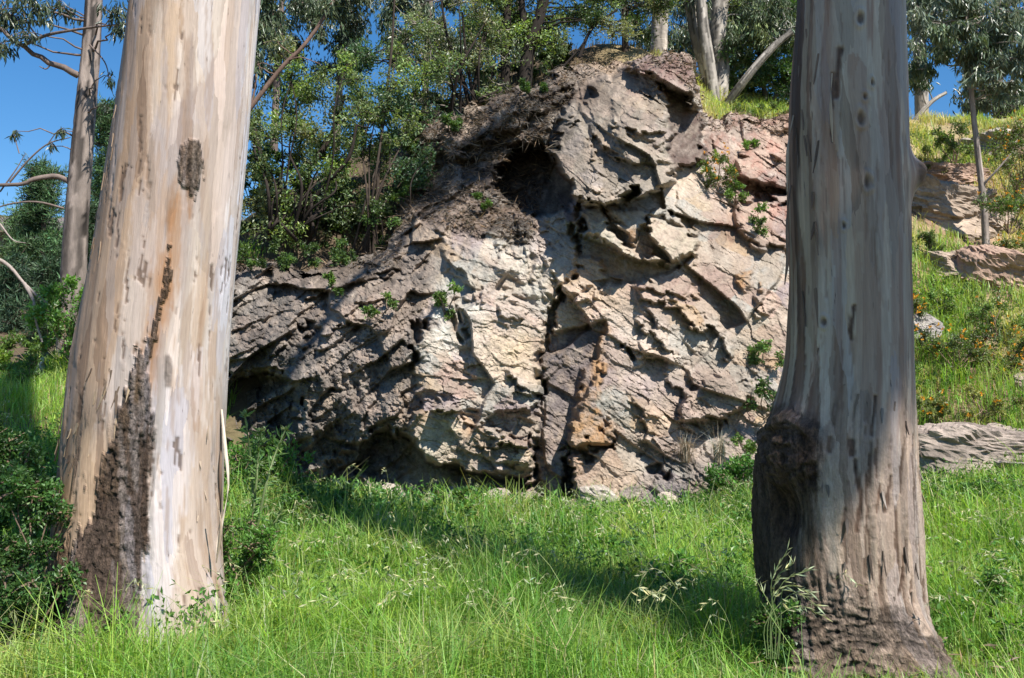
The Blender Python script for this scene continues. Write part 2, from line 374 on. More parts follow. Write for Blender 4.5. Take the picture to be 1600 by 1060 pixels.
# ------------------------------------------------------------------ the rock outcrop
def outcrop():
    step = 1.42
    xs = np.arange(296, 1346, step); ys = np.arange(70, 826, step)
    PX, PY = np.meshgrid(xs, ys)
    # noise-bent pixel coordinates so that no outline is clean
    wx = 9 * fbm(PX / 40, PY / 40, 101, 4); wy = 9 * fbm(PX / 40, PY / 40, 111, 4)
    jr, _, _, _ = facets(PX / 104.0, PY / 104.0, 0.20, 141, 1.6, 0.35, 0.35); jr2, _, _, _ = facets(PX / 104.0, PY / 104.0, 0.07, 151, 1.6, 0.35, 0.35)
    X = PX + 0.6 * wx + 18 * (jr[0] - 0.5) + 6 * (jr2[0] - 0.5); Y = PY + 0.6 * wy + 18 * (jr[1] - 0.5) + 6 * (jr2[1] - 0.5)
    prof = [(300, 790, 16.2), (380, 780, 15.7), (360, 600, 16.0), (400, 520, 16.1), (300, 480, 17.0), (450, 620, 15.4), (560, 600, 15.0), (520, 760, 15.3), (650, 640, 14.75), (650, 560, 14.8),
            (700, 790, 15.0), (850, 800, 15.0), (1000, 800, 14.9), (1150, 790, 14.9), (1330, 780, 14.9), (680, 490, 15.15), (560, 470, 15.9), (400, 425, 17.0), (520, 425, 17.0),
            (640, 370, 17.2), (720, 345, 16.6), (850, 345, 16.3), (780, 450, 15.5), (780, 600, 15.0), (640, 300, 18.6), (700, 260, 18.2), (650, 200, 19.2), (820, 170, 18.4), (780, 250, 18.0),
            (900, 115, 18.8), (1000, 92, 18.6), (1060, 82, 18.5), (1000, 180, 17.3), (1000, 270, 16.8), (930, 310, 16.5), (1090, 200, 18.0), (1090, 280, 17.3), (1000, 340, 16.1), (1150, 300, 18.0), (1190, 250, 18.8),
            (1160, 190, 19.3), (1230, 185, 19.5), (1330, 195, 19.8), (1220, 400, 16.9), (1330, 400, 17.2), (1150, 500, 16.1), (1220, 610, 15.7), (1330, 600, 15.9), (1100, 650, 15.4), (950, 620, 15.15),
            (950, 480, 15.6), (860, 600, 15.3), (1050, 450, 15.9), (1090, 730, 15.05), (950, 740, 15.0)]
    D = TPS([(p[0] / 100, p[1] / 100) for p in prof], [p[2] for p in prof], 0.002)(PX / 100, PY / 100)
    lift = np.zeros_like(PX)
    def plate(poly, h, bevel=7, grad=None):
        nonlocal lift
        bevel = 3 + 0.25 * bevel
        w = sstep(-bevel * 0.5, bevel, poly_sd(X, Y, poly))
        hh = h
        if grad: hh = h + grad[0] * (X - grad[2]) / 100 + grad[1] * (Y - grad[3]) / 100
        lift = lift + w * hh
        return w
    CAP = [(868, 200), (895, 160), (940, 130), (985, 98), (1040, 82), (1078, 88), (1094, 130), (1098, 180), (1096, 262), (1060, 268), (1030, 288), (990, 300), (940, 322), (905, 322), (893, 290), (872, 255), (855, 222)]
    w_cap = plate(CAP, 1.15, 9, (0.05, 0.18, 980, 200))
    plate([(905, 322), (893, 290), (872, 255), (855, 222), (868, 200), (900, 180), (925, 230), (950, 290), (945, 318)], 0.18, 8)
    # brow over the dark right side of the cap
    plate([(960, 112), (1000, 92), (1060, 82), (1094, 130), (1100, 170), (1060, 152), (1020, 128)], 0.55, 9)
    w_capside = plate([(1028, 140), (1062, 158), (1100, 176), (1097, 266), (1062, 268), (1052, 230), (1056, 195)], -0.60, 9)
    plate([(955, 150), (985, 165), (1035, 182), (1052, 215), (1048, 235), (1010, 215), (965, 190)], 0.12, 6)
    plate([(960, 190), (1010, 222), (1050, 240), (1056, 262), (1000, 262), (960, 235)], 0.16, 6)
    # cave on the left of the cap
    w_cave = plate([(805, 236), (845, 218), (872, 240), (898, 300), (893, 328), (850, 332), (800, 326), (775, 295), (782, 258)], -1.7, 10)
    w_ledge = plate([(660, 195), (745, 165), (830, 128), (890, 108), (905, 130), (850, 175), (800, 215), (720, 240), (655, 250)], 0.35, 14)
    # overhanging slab below the cap
    w_slabA = plate([(902, 332), (935, 322), (952, 352), (975, 372), (1000, 388), (1035, 412), (990, 408), (950, 384), (915, 372), (900, 352)], 0.52, 6, (0, 0.3, 960, 365))
    w_slabB = plate([(1010, 345), (1050, 350), (1090, 368), (1086, 392), (1070, 402), (1042, 404), (1022, 380)], 0.60, 6, (0, 0.3, 1050, 375))
    w_slabC = plate([(940, 325), (1000, 320), (1060, 335), (1092, 366), (1050, 350), (1010, 345), (1000, 380), (960, 350)], 0.42, 6)
    w_under = plate([(905, 376), (950, 388), (990, 412), (1040, 416), (1085, 400), (1050, 428), (985, 440), (940, 446), (890, 455), (880, 440)], -0.30, 8)
    plate([(890, 410), (935, 408), (940, 432), (905, 440), (888, 432)], 0.22, 5)
    plate([(876, 440), (930, 436), (934, 460), (900, 470), (876, 466)], 0.20, 5)
    # the long vertical crack
    crack = [(905, 322), (903, 380), (886, 440), (870, 488), (853, 522), (843, 572), (838, 640), (834, 705), (836, 760)]
    lift = lift - 0.5 * sstep(8, 2, line_d(X, Y, crack)) * sstep(-0.45, -0.1, fbm(PX / 60, PY / 60, 160, 3))
    # recessed grey column, orange buttress, pillar
    w_col = plate([(862, 520), (940, 502), (942, 580), (905, 640), (892, 700), (892, 800), (832, 800), (836, 650), (846, 560)], -0.28, 9)
    w_but = plate([(912, 575), (944, 548), (946, 640), (950, 688), (925, 700), (898, 688), (893, 640)], 0.36, 8, (0, 0.12, 920, 630))
    plate([(890, 690), (955, 684), (968, 708), (925, 716), (892, 706)], -0.42, 7)
    w_pil = plate([(896, 700), (922, 706), (918, 800), (890, 800)], 0.28, 6)
    plate([(878, 716), (896, 700), (893, 800), (876, 800)], -0.5, 6)
    # left pale face and its lower lip, the dark hollows at its foot
    w_pale = plate([(655, 500), (690, 470), (750, 455), (835, 450), (858, 500), (842, 600), (836, 650), (760, 650), (660, 640), (648, 560)], 0.16, 10)
    w_upface = plate([(700, 395), (760, 365), (830, 360), (860, 400), (862, 470), (800, 460), (740, 450), (705, 430)], 0.14, 9)
    plate([(775, 380), (828, 372), (842, 420), (830, 450), (775, 430)], 0.12, 5)
    plate([(780, 470), (822, 470), (826, 496), (800, 508), (780, 495)], 0.16, 5)
    w_lip = plate([(640, 640), (700, 640), (760, 668), (832, 690), (826, 735), (770, 742), (720, 735), (690, 720), (655, 705), (640, 680)], 0.45, 9)
    w_h1 = plate([(560, 690), (600, 655), (640, 690), (690, 728), (770, 745), (838, 752), (800, 772), (770, 792), (640, 800), (600, 770), (555, 740)], -0.95, 14)
    w_h2 = plate([(362, 590), (420, 585), (470, 610), (476, 650), (440, 690), (450, 770), (400, 790), (352, 790), (350, 640)], -0.85, 16)
    plate([(520, 700), (556, 690), (570, 770), (540, 800), (505, 770)], -0.35, 10)
    plate([(470, 500), (500, 505), (496, 525), (472, 522)], -0.35, 6)
    plate([(640, 505), (656, 500), (660, 560), (648, 575)], -0.5, 6)
    for ln, w, h in (([(770, 712), (800, 702), (836, 704)], 6, 0.35), ([(662, 642), (705, 648), (760, 668)], 5, 0.3), ([(750, 668), (790, 640), (834, 632)], 5, 0.3), ([(800, 600), (836, 612)], 6, 0.3),
                     ([(1008, 498), (1030, 528), (1050, 556)], 5, 0.28), ([(1060, 478), (1090, 512), (1118, 525), (1138, 560)], 7, 0.35), ([(975, 540), (982, 558)], 4, 0.3),
                     ([(1000, 472), (1032, 478), (1060, 476)], 5, 0.25), ([(990, 560), (1060, 572)], 4, 0.2), ([(1050, 595), (1075, 628)], 5, 0.25), ([(985, 640), (1010, 660)], 5, 0.2),
                     ([(1005, 445), (1040, 455), (1090, 470)], 5, 0.2), ([(925, 210), (960, 245), (1000, 260)], 7, 0.25), ([(920, 150), (935, 215), (925, 260)], 6, 0.2), ([(960, 200), (1000, 205), (1045, 200)], 5, 0.2),
                     ([(700, 400), (735, 440), (745, 480)], 5, 0.2), ([(480, 470), (540, 450), (610, 420)], 6, 0.25), ([(420, 560), (500, 520), (560, 505)], 6, 0.25), ([(710, 480), (722, 525)], 5, 0.25)):
        lo = np.array(ln, float); o = np.argsort(lo[:, 0]); lo = lo[o]
        if abs(lo[-1, 0] - lo[0, 0]) > 12:
            ds = np.interp(X, lo[:, 0], lo[:, 1]) - Y
            inx = sstep(lo[0, 0] - 8, lo[0, 0] + 4, X) * sstep(lo[-1, 0] + 8, lo[-1, 0] - 4, X)
            lift = lift + inx * h * np.where(ds > 0, np.exp(-np.abs(ds) / 26.0), -0.25 * np.exp(-np.abs(ds) / 7.0))
        else:
            lift = lift - h * sstep(w, w * 0.25, line_d(X, Y, ln))
    w_m = plate([(1060, 640), (1085, 610), (1130, 590), (1180, 585), (1170, 620), (1140, 648), (1095, 668), (1065, 660)], 0.38, 6, (0, 0.15, 1100, 630))
    plate([(1065, 662), (1095, 670), (1140, 650), (1130, 672), (1090, 690)], -0.22, 6)
    plate([(1010, 735), (1045, 722), (1048, 745), (1020, 752)], -0.35, 5)
    w_o2 = plate([(1152, 432), (1180, 428), (1184, 456), (1160, 462)], 0.2, 5)
    plate([(1170, 468), (1205, 470), (1200, 490), (1175, 490)], 0.2, 5)
    plate([(1150, 250), (1200, 232), (1235, 262), (1240, 300), (1190, 290), (1160, 280)], 0.5, 10)
    plate([(1160, 290), (1240, 300), (1240, 315), (1170, 312)], -0.4, 8)
    plate([(1150, 315), (1240, 312), (1240, 400), (1180, 385), (1150, 350)], 0.35, 10)
    # broken facets at several sizes; bedding tilts one way on the left flank, the other on the right
    mx, my = PX / 104.0, PY / 104.0
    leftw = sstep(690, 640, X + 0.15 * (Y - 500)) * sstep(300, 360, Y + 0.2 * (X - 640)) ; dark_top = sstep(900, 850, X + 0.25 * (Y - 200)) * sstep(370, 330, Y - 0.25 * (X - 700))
    rightw = sstep(835, 855, X)
    colr = np.zeros(PX.shape + (3,)); shade = np.zeros_like(PX)
    def layer(L, seed, an, th, o, g, bias, wgt, crk=0.0, warp=0.3):
        nonlocal lift, shade
        r, du, dv, e = facets(mx, my, L, seed, an, th, warp)
        lift = lift + wgt * (o * (r[0] - 0.5) + L * g * ((r[1] - 0.5) * du * an + (r[2] - 0.5 + bias) * dv) - crk * sstep(0.09, 0.0, e))
        shade = shade + wgt * (r[3] - 0.5)
        return r
    base_w = (1 - leftw) * (1 - 0.3 * dark_top)
    key = np.clip(w_slabA + w_slabB + w_slabC + w_under + w_cave + w_but + w_pil + w_capside, 0, 1)
    base_w = base_w * (1 - 0.65 * key)
    layer(1.15, 201, 1.5, math.radians(28), 0.16, 0.50, 0.12, rightw * base_w, 0.0, 0.15)
    layer(1.10, 231, 1.2, math.radians(10), 0.16, 0.50, 0.10, (1 - rightw) * base_w, 0.0, 0.15)
    brk = 0.30 + 0.85 * sstep(-0.10, 0.40, fbm(mx * 0.9, my * 0.9, 62, 3))       # some areas shattered, some slabby
    layer(0.42, 261, 2.0, math.radians(33), 0.09, 0.55, 0.24, rightw * base_w * brk, 0.01, 0.2)
    layer(0.42, 291, 1.5, math.radians(14), 0.08, 0.52, 0.22, (1 - rightw) * base_w * brk, 0.01, 0.2)
    layer(0.17, 321, 2.3, math.radians(32), 0.042, 0.60, 0.18, rightw * base_w * brk, 0.012, 0.25)
    layer(0.16, 327, 1.8, math.radians(12), 0.042, 0.56, 0.18, (1 - rightw) * base_w * brk, 0.012, 0.25)
    layer(0.80, 401, 2.4, math.radians(-30), 0.40, 1.0, 0.30, leftw, 0.0, 0.2)
    layer(0.28, 431, 2.2, math.radians(-32), 0.20, 1.0, 0.40, leftw, 0.02, 0.25)
    vert = sstep(500, 620, Y) * leftw
    layer(0.11, 461, 2.2, math.radians(-25), 0.11, 0.9, 0.35, leftw * (1 - vert), 0.02, 0.4)
    layer(0.085, 491, 3.2, math.radians(78), 0.13, 0.8, 0.0, vert, 0.02, 0.5)
    layer(0.35, 541, 1.8, math.radians(-25), 0.25, 0.8, 0.3, dark_top, 0.0, 0.3)
    layer(0.12, 551, 1.6, math.radians(-25), 0.14, 0.9, 0.3, dark_top, 0.02, 0.5)
    rough = fbm(mx * 2.2, my * 2.2, 61, 5, 0.6)
    lift = lift + (0.05 + 0.12 * leftw + 0.10 * dark_top) * rough
    for _ in range(1):                                  # weathering takes the knife edges off
        p_ = np.pad(lift, 1, mode='edge')
        lift = (4 * p_[1:-1, 1:-1] + 2 * (p_[:-2, 1:-1] + p_[2:, 1:-1] + p_[1:-1, :-2] + p_[1:-1, 2:]) + p_[:-2, :-2] + p_[2:, 2:] + p_[:-2, 2:] + p_[2:, :-2]) / 16
    layer(0.065, 351, 2.4, math.radians(27), 0.030, 0.7, 0.25, base_w * brk, 0.006, 0.35)
    layer(0.045, 521, 1.4, 0.4, 0.055, 0.6, 0.3, leftw, 0.01, 0.5)
    layer(0.21, 381, 2.6, math.radians(36), 0.05, 0.50, 0.30, rightw * base_w * brk, 0.0, 0.2); layer(0.21, 387, 1.7, math.radians(5), 0.05, 0.50, 0.28, (1 - rightw) * base_w * brk, 0.0, 0.2)
    lift = lift + 0.016 * fbm(mx * 24, my * 24, 71, 3, 0.65)
    OUT = [(300, 470), (350, 412), (372, 404), (420, 410), (470, 427), (520, 410), (580, 398), (605, 385), (622, 330), (638, 262), (643, 207), (665, 188), (700, 184), (740, 167), (790, 149), (830, 129), (870, 112), (905, 104),
           (945, 97), (985, 95), (1010, 84), (1050, 78), (1077, 86), (1092, 120), (1102, 170), (1106, 180), (1140, 177), (1180, 186), (1230, 178), (1342, 190), (1345, 400), (1345, 826), (298, 826)]
    sd = poly_sd(PX + 0.5 * wx + 0.5 * (X - PX), PY + 0.5 * wy + 0.75 * (Y - PY), OUT)
    inside = sd > 0
    ridge = np.clip(1 - sd / 26.0, 0, 1) * (PY < 480)
    Dp = D - lift + 0.45 * ridge ** 4
    V = at(PX, PY, Dp)
    # colours of the stone
    C = np.zeros(PX.shape + (3,)) + np.array([0.42, 0.345, 0.285])
    vfine = fbm(mx * 7, my * 7 + mx * 3, 96, 4, 0.65)
    def tint(w, c, k=1.0):
        nonlocal C
        w = (np.clip(w * k, 0, 1) * np.clip(0.72 + 0.9 * vfine, 0, 1))[..., None]; C = C * (1 - w) + np.array(c) * w
    n1 = fbm(mx * 1.1, my * 1.1, 81, 4); n2 = fbm(mx * 2.5 + 7, my * 2.5, 82, 4); n3 = fbm(mx * 0.8 + 3, my * 0.8, 83, 3); n4 = fbm(mx * 5, my * 5, 84, 4)
    def blob(cx, cy, rx, ry): return np.clip(1.35 - np.hypot((X - cx) / rx, (Y - cy) / ry) + 0.35 * n2, 0, 1)
    tint(sstep(0.05, 0.4, n1), (0.50, 0.45, 0.38), 0.7); cell3, _, _, _ = facets(mx, my, 0.33, 97, 1.8, 0.45, 0.3)
    tint(1.0 * (cell3[0] > 0.66), (0.37, 0.37, 0.345), 0.85); tint(1.0 * (cell3[0] < 0.26), (0.36, 0.26, 0.225), 0.8); tint(1.0 * (cell3[1] > 0.86), (0.47, 0.33, 0.19), 0.65); tint(1.0 * (cell3[2] > 0.85), (0.28, 0.235, 0.245), 0.85)
    tint(sstep(0.1, 0.45, n3), (0.37, 0.28, 0.25), 0.7)
    tint(sstep(0.15, 0.5, n2), (0.44, 0.345, 0.25), 0.55)
    tint(blob(800, 420, 70, 60), (0.50, 0.475, 0.42)); tint(blob(720, 440, 40, 40), (0.42, 0.42, 0.38)); tint(blob(700, 510, 50, 50), (0.52, 0.51, 0.46))
    tint(blob(790, 560, 70, 50), (0.50, 0.43, 0.34), 0.8); tint(blob(800, 550, 30, 35), (0.50, 0.39, 0.23), 0.4); tint(blob(680, 700, 50, 50), (0.50, 0.46, 0.37)); tint(blob(760, 700, 50, 35), (0.47, 0.38, 0.30))
    tint(blob(1100, 545, 60, 35), (0.50, 0.49, 0.44), 0.8); tint(blob(1020, 600, 70, 40), (0.36, 0.29, 0.29), 0.8); tint(blob(1000, 530, 70, 50), (0.46, 0.41, 0.37), 0.8); tint(blob(930, 470, 60, 25), (0.46, 0.36, 0.27), 0.7)
    tint(blob(960, 745, 45, 45), (0.47, 0.36, 0.26), 0.8); tint(blob(1130, 700, 120, 40), (0.34, 0.29, 0.26), 0.8); tint(blob(1140, 600, 60, 40), (0.33, 0.28, 0.23), 0.8)
    tint(blob(800, 770, 60, 50), (0.33, 0.30, 0.29), 0.9)
    tint(w_col, (0.185, 0.16, 0.16), 1.3); tint(w_but * sstep(-0.5, 0.0, n2), (0.40, 0.245, 0.13), 1.2); tint(sstep(14, 4, line_d(X, Y, [(940, 520), (935, 600)])), (0.42, .26, .14), .8); tint(w_pil, (0.42, 0.29, 0.20), 0.7)
    tint(w_slabA + w_slabB, (0.48, 0.43, 0.34), 0.8); tint(w_under, (0.42, 0.32, 0.22), 0.6); tint(w_slabC * sstep(345, 360, Y), (0.33, 0.20, 0.11), 0.9); tint(w_o2, (0.40, 0.22, 0.09), 0.8)
    tint(w_cap, (0.235, 0.205, 0.17), 1.2); tint(w_cap * sstep(0.1, 0.4, n4), (0.36, 0.32, 0.265), 0.6); tint(blob(1030, 112, 80, 34), (0.20, 0.135, 0.12), 1.3); tint(blob(900, 140, 60, 40), (0.16, 0.125, 0.10), 1.1); tint(w_capside, (0.13, 0.092, 0.08), 1.2)  # cap side: dark brown rock with its shade tinted in
    rr = sstep(1095, 1110, X) * sstep(420, 330, Y)
    tint(rr, (0.25, 0.165, 0.135), 1.2); tint(rr * sstep(0.15, 0.45, n2), (0.42, 0.32, 0.26), 0.9); tint(rr * sstep(0.1, 0.4, n4), (0.30, 0.15, 0.12), 0.6); tint(blob(1120, 290, 30, 40), (0.45, 0.42, 0.38), 0.6)
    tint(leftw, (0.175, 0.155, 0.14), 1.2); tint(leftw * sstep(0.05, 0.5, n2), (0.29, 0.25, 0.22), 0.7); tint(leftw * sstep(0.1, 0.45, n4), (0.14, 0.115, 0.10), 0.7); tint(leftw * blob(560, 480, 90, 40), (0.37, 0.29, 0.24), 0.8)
    tint(leftw * blob(440, 640, 90, 160), (0.10, 0.092, 0.085), 0.9)  # dark blob puts the left hollow's shadow into the colour
    tint(dark_top, (0.068, 0.058, 0.052), 1.6); tint(dark_top * sstep(0.15, 0.5, n4), (0.19, 0.135, 0.10), 0.7); tint(w_cave, (0.09, 0.075, 0.065), 0.8)  # dark litter slope and cave deepened further, their shade painted in
    tint(blob(700, 340, 90, 28), (0.23, 0.18, 0.15), 0.8); tint(blob(520, 420, 130, 22), (0.18, 0.14, 0.11), 0.8)
    C = C * (1 + 0.30 * np.clip(shade, -1.3, 1.3))[..., None] * np.array([0.78, 0.755, 0.725])
    C = C * (1 + 0.16 * n4)[..., None]
    C = C * np.where((vn2(mx * 9, my * 30 - mx * 12, 95) > 0.62)[..., None], 0.78, 1.0)
    global ROCKV, ROCKDARK
    ROCKV = V; ROCKDARK = np.argwhere(inside & ((dark_top > 0.5) | ((sd < 24) & (PY < 420))))
    # faces, then split into the natural pieces of the outcrop
    ny, nx = PX.shape
    idx = np.arange(ny * nx).reshape(ny, nx)
    keep = inside[:-1, :-1] & inside[1:, :-1] & inside[:-1, 1:] & inside[1:, 1:]
    Q = np.stack([idx[:-1, :-1], idx[1:, :-1], idx[1:, 1:], idx[:-1, 1:]], -1)[keep]
    cxx = X[:-1, :-1][keep]; cyy = Y[:-1, :-1][keep]
    lab = np.zeros(len(Q), int)
    def part_of(w, n):
        lab[(w[:-1, :-1][keep] > 0.5)] = n
    part_of(leftw, 1); part_of(dark_top, 2); part_of(w_pale, 3); part_of(w_upface, 4); part_of(w_lip, 5); part_of(w_col, 6); part_of(w_pil, 7); part_of(w_but, 8)
    part_of(w_cap, 9); part_of(w_slabA, 10); part_of(w_slabC, 11); part_of(w_slabB, 12); part_of(w_m, 13); part_of(rr, 14)
    names = ["rock_face", "crumbling_flank", "litter_slope", "pale_slab", "upper_slab", "overhanging_lip", "recessed_column", "pillar", "buttress", "cap_block", "slab_block", "slab_block", "slab_block", "jutting_ledge", "red_shoulder"]
    plab = {1: "dark crumbling left flank", 2: "dark litter-strewn upper slope", 8: "orange-stained buttress", 9: "cap block at the top", 6: "purple-grey recessed column", 14: "reddish shoulder"}
    root = empty("rock_outcrop", at(800, 800, 15.0))
    Vf = V.reshape(-1, 3); Cf = C.reshape(-1, 3)
    for n, nm in enumerate(names):
        q = Q[lab == n]
        if not len(q): continue
        u, inv = np.unique(q, return_inverse=True)
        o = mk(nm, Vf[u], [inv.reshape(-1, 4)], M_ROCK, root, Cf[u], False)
        if n in plab: o["label"] = plab[n]
    # the hidden back of the outcrop: border edges run back into the hill
    E = np.concatenate([Q[:, [0, 1]], Q[:, [1, 2]], Q[:, [2, 3]], Q[:, [3, 0]]])
    key = np.sort(E, 1); kk = key[:, 0].astype(np.int64) * (ny * nx) + key[:, 1]
    _, first, cnt = np.unique(kk, return_index=True, return_counts=True)
    B = E[first[cnt == 1]]
    B = B[(Vf[B][:, :, 2].mean(1) > 0.4)]
    u, inv = np.unique(B, return_inverse=True); inv = inv.reshape(-1, 2)
    v0 = Vf[u]; g = np.random.default_rng(5)
    rows = [v0]
    for k, (dy, dz) in enumerate(((0.5, 0.02), (1.4, -0.25), (3.2, -1.4))):
        rows.append(v0 + np.array([0, dy, dz]) + g.normal(0, 0.05, v0.shape))
    m = len(u); VV = np.concatenate(rows)
    QQ = np.concatenate([np.stack([inv[:, 1] + m * k, inv[:, 0] + m * k, inv[:, 0] + m * (k + 1), inv[:, 1] + m * (k + 1)], -1) for k in range(3)])
    mk("rear_flank", VV, [QQ], M_ROCK, root, np.tile(Cf[u] * 0.8 + 0.02, (4, 1)), False)
    tag(root, "large fractured tan and grey rock outcrop rising from the meadow", "rock outcrop")
    return TPS([(p[0] / 100, p[1] / 100) for p in prof], [p[2] for p in prof], 0.002), (lambda px, py: float(Dp[int(np.clip((py - 70) / step, 0, ny - 1)), int(np.clip((px - 296) / step, 0, nx - 1))]))
_, rock_Y = outcrop()
# ------------------------------------------------------------------ the two big gum trees in front
def interp_rows(tab, y):
    T = np.array(tab, float)
    # smooth monotone-ish interpolation
    return [np.interp(y, T[:, 0], T[:, k]) for k in range(1, T.shape[1])]

def smooth1(a, k):
    ker = np.hanning(k + 2)[1:-1]; ker /= ker.sum()
    p = np.concatenate([np.full(k // 2, a[0]) + (np.arange(-(k // 2), 0)) * (a[1] - a[0]), a, np.full(k // 2, a[-1]) + np.arange(1, k // 2 + 1) * (a[-1] - a[-2])])
    return np.convolve(p, ker, 'valid')[:len(a)]

def big_trunk(table, rows, cols_front, cols_back, top_len, top_taper, lean, shaper, y_top=-40, y_bot=1140, sm=41):
    """table: (py, left px, right px, depth).  Returns verts, quads, colours"""
    py = np.linspace(y_top, y_bot, rows)
    xl, xr, dep = interp_rows(table, py)
    xl, xr, dep = smooth1(xl, sm), smooth1(xr, sm), smooth1(dep, sm)
    c = at((xl + xr) / 2, py, dep); rad = (xr - xl) / 2 / FPX * np.hypot(dep, 0.0) * 1.005
    # straight continuation upwards out of the picture
    n_up = 36
    d0 = c[0] - c[12]; d0 = d0 / np.linalg.norm(d0)
    t = (np.linspace(0, 1, n_up + 1)[1:] ** 1.3) * top_len
    dirs = d0[None] + np.array(lean)[None] * (t / top_len)[:, None]
    up = c[0] + dirs * t[:, None]
    c = np.concatenate([up[::-1], c]); rad = np.concatenate([(rad[0] * (1 - (1 - top_taper) * t / top_len))[::-1], rad])
    th = np.concatenate([np.linspace(-105, 105, cols_front), np.linspace(105, 255, cols_back + 2)[1:-1]])
    th = np.radians(th)                                   # 0 = towards the camera, + = right
    n, m = len(c), len(th)
    N = np.stack([np.sin(th), -np.cos(th), 0 * th], -1)
    V0 = c[:, None, :] + rad[:, None, None] * N[None]
    PX, PY = proj(V0)
    A = th[None] * rad[:, None]; 
    seg = np.concatenate([[0], np.cumsum(np.linalg.norm(np.diff(c, axis=0), axis=1))])
    H = -np.repeat(seg[:, None], m, 1) + seg[n_up]
    front = np.repeat((np.cos(th) > -0.3)[None], n, 0)
    disp, Ccol, mask = shaper(PX, PY, np.repeat(th[None], n, 0), A, H, np.repeat(rad[:, None], m, 1), front)
    V = c[:, None, :] + (rad[:, None] + disp)[..., None] * N[None]
    i = np.arange(n - 1)[:, None] * m; j = np.arange(m)[None]; k = (j + 1) % m
    Q = np.stack([i + j, i + m + j, i + m + k, i + k], -1).reshape(-1, 4)
    bk = np.stack([A + 0.06 * H + 0.03 * fbm(A * 5, H * 1.5, 77, 3), H, mask], -1)
    return V.reshape(-1, 3), Q, Ccol.reshape(-1, 3), c, rad, n_up, bk.reshape(-1, 3)

def pal(r, cols):
    cols = np.array(cols); n = len(cols); i = np.clip((r * n).astype(int), 0, n - 1); return cols[i]

def lerp(C, w, c):
    w = np.clip(w, 0, 1)[..., None]; return C * (1 - w) + np.asarray(c) * w

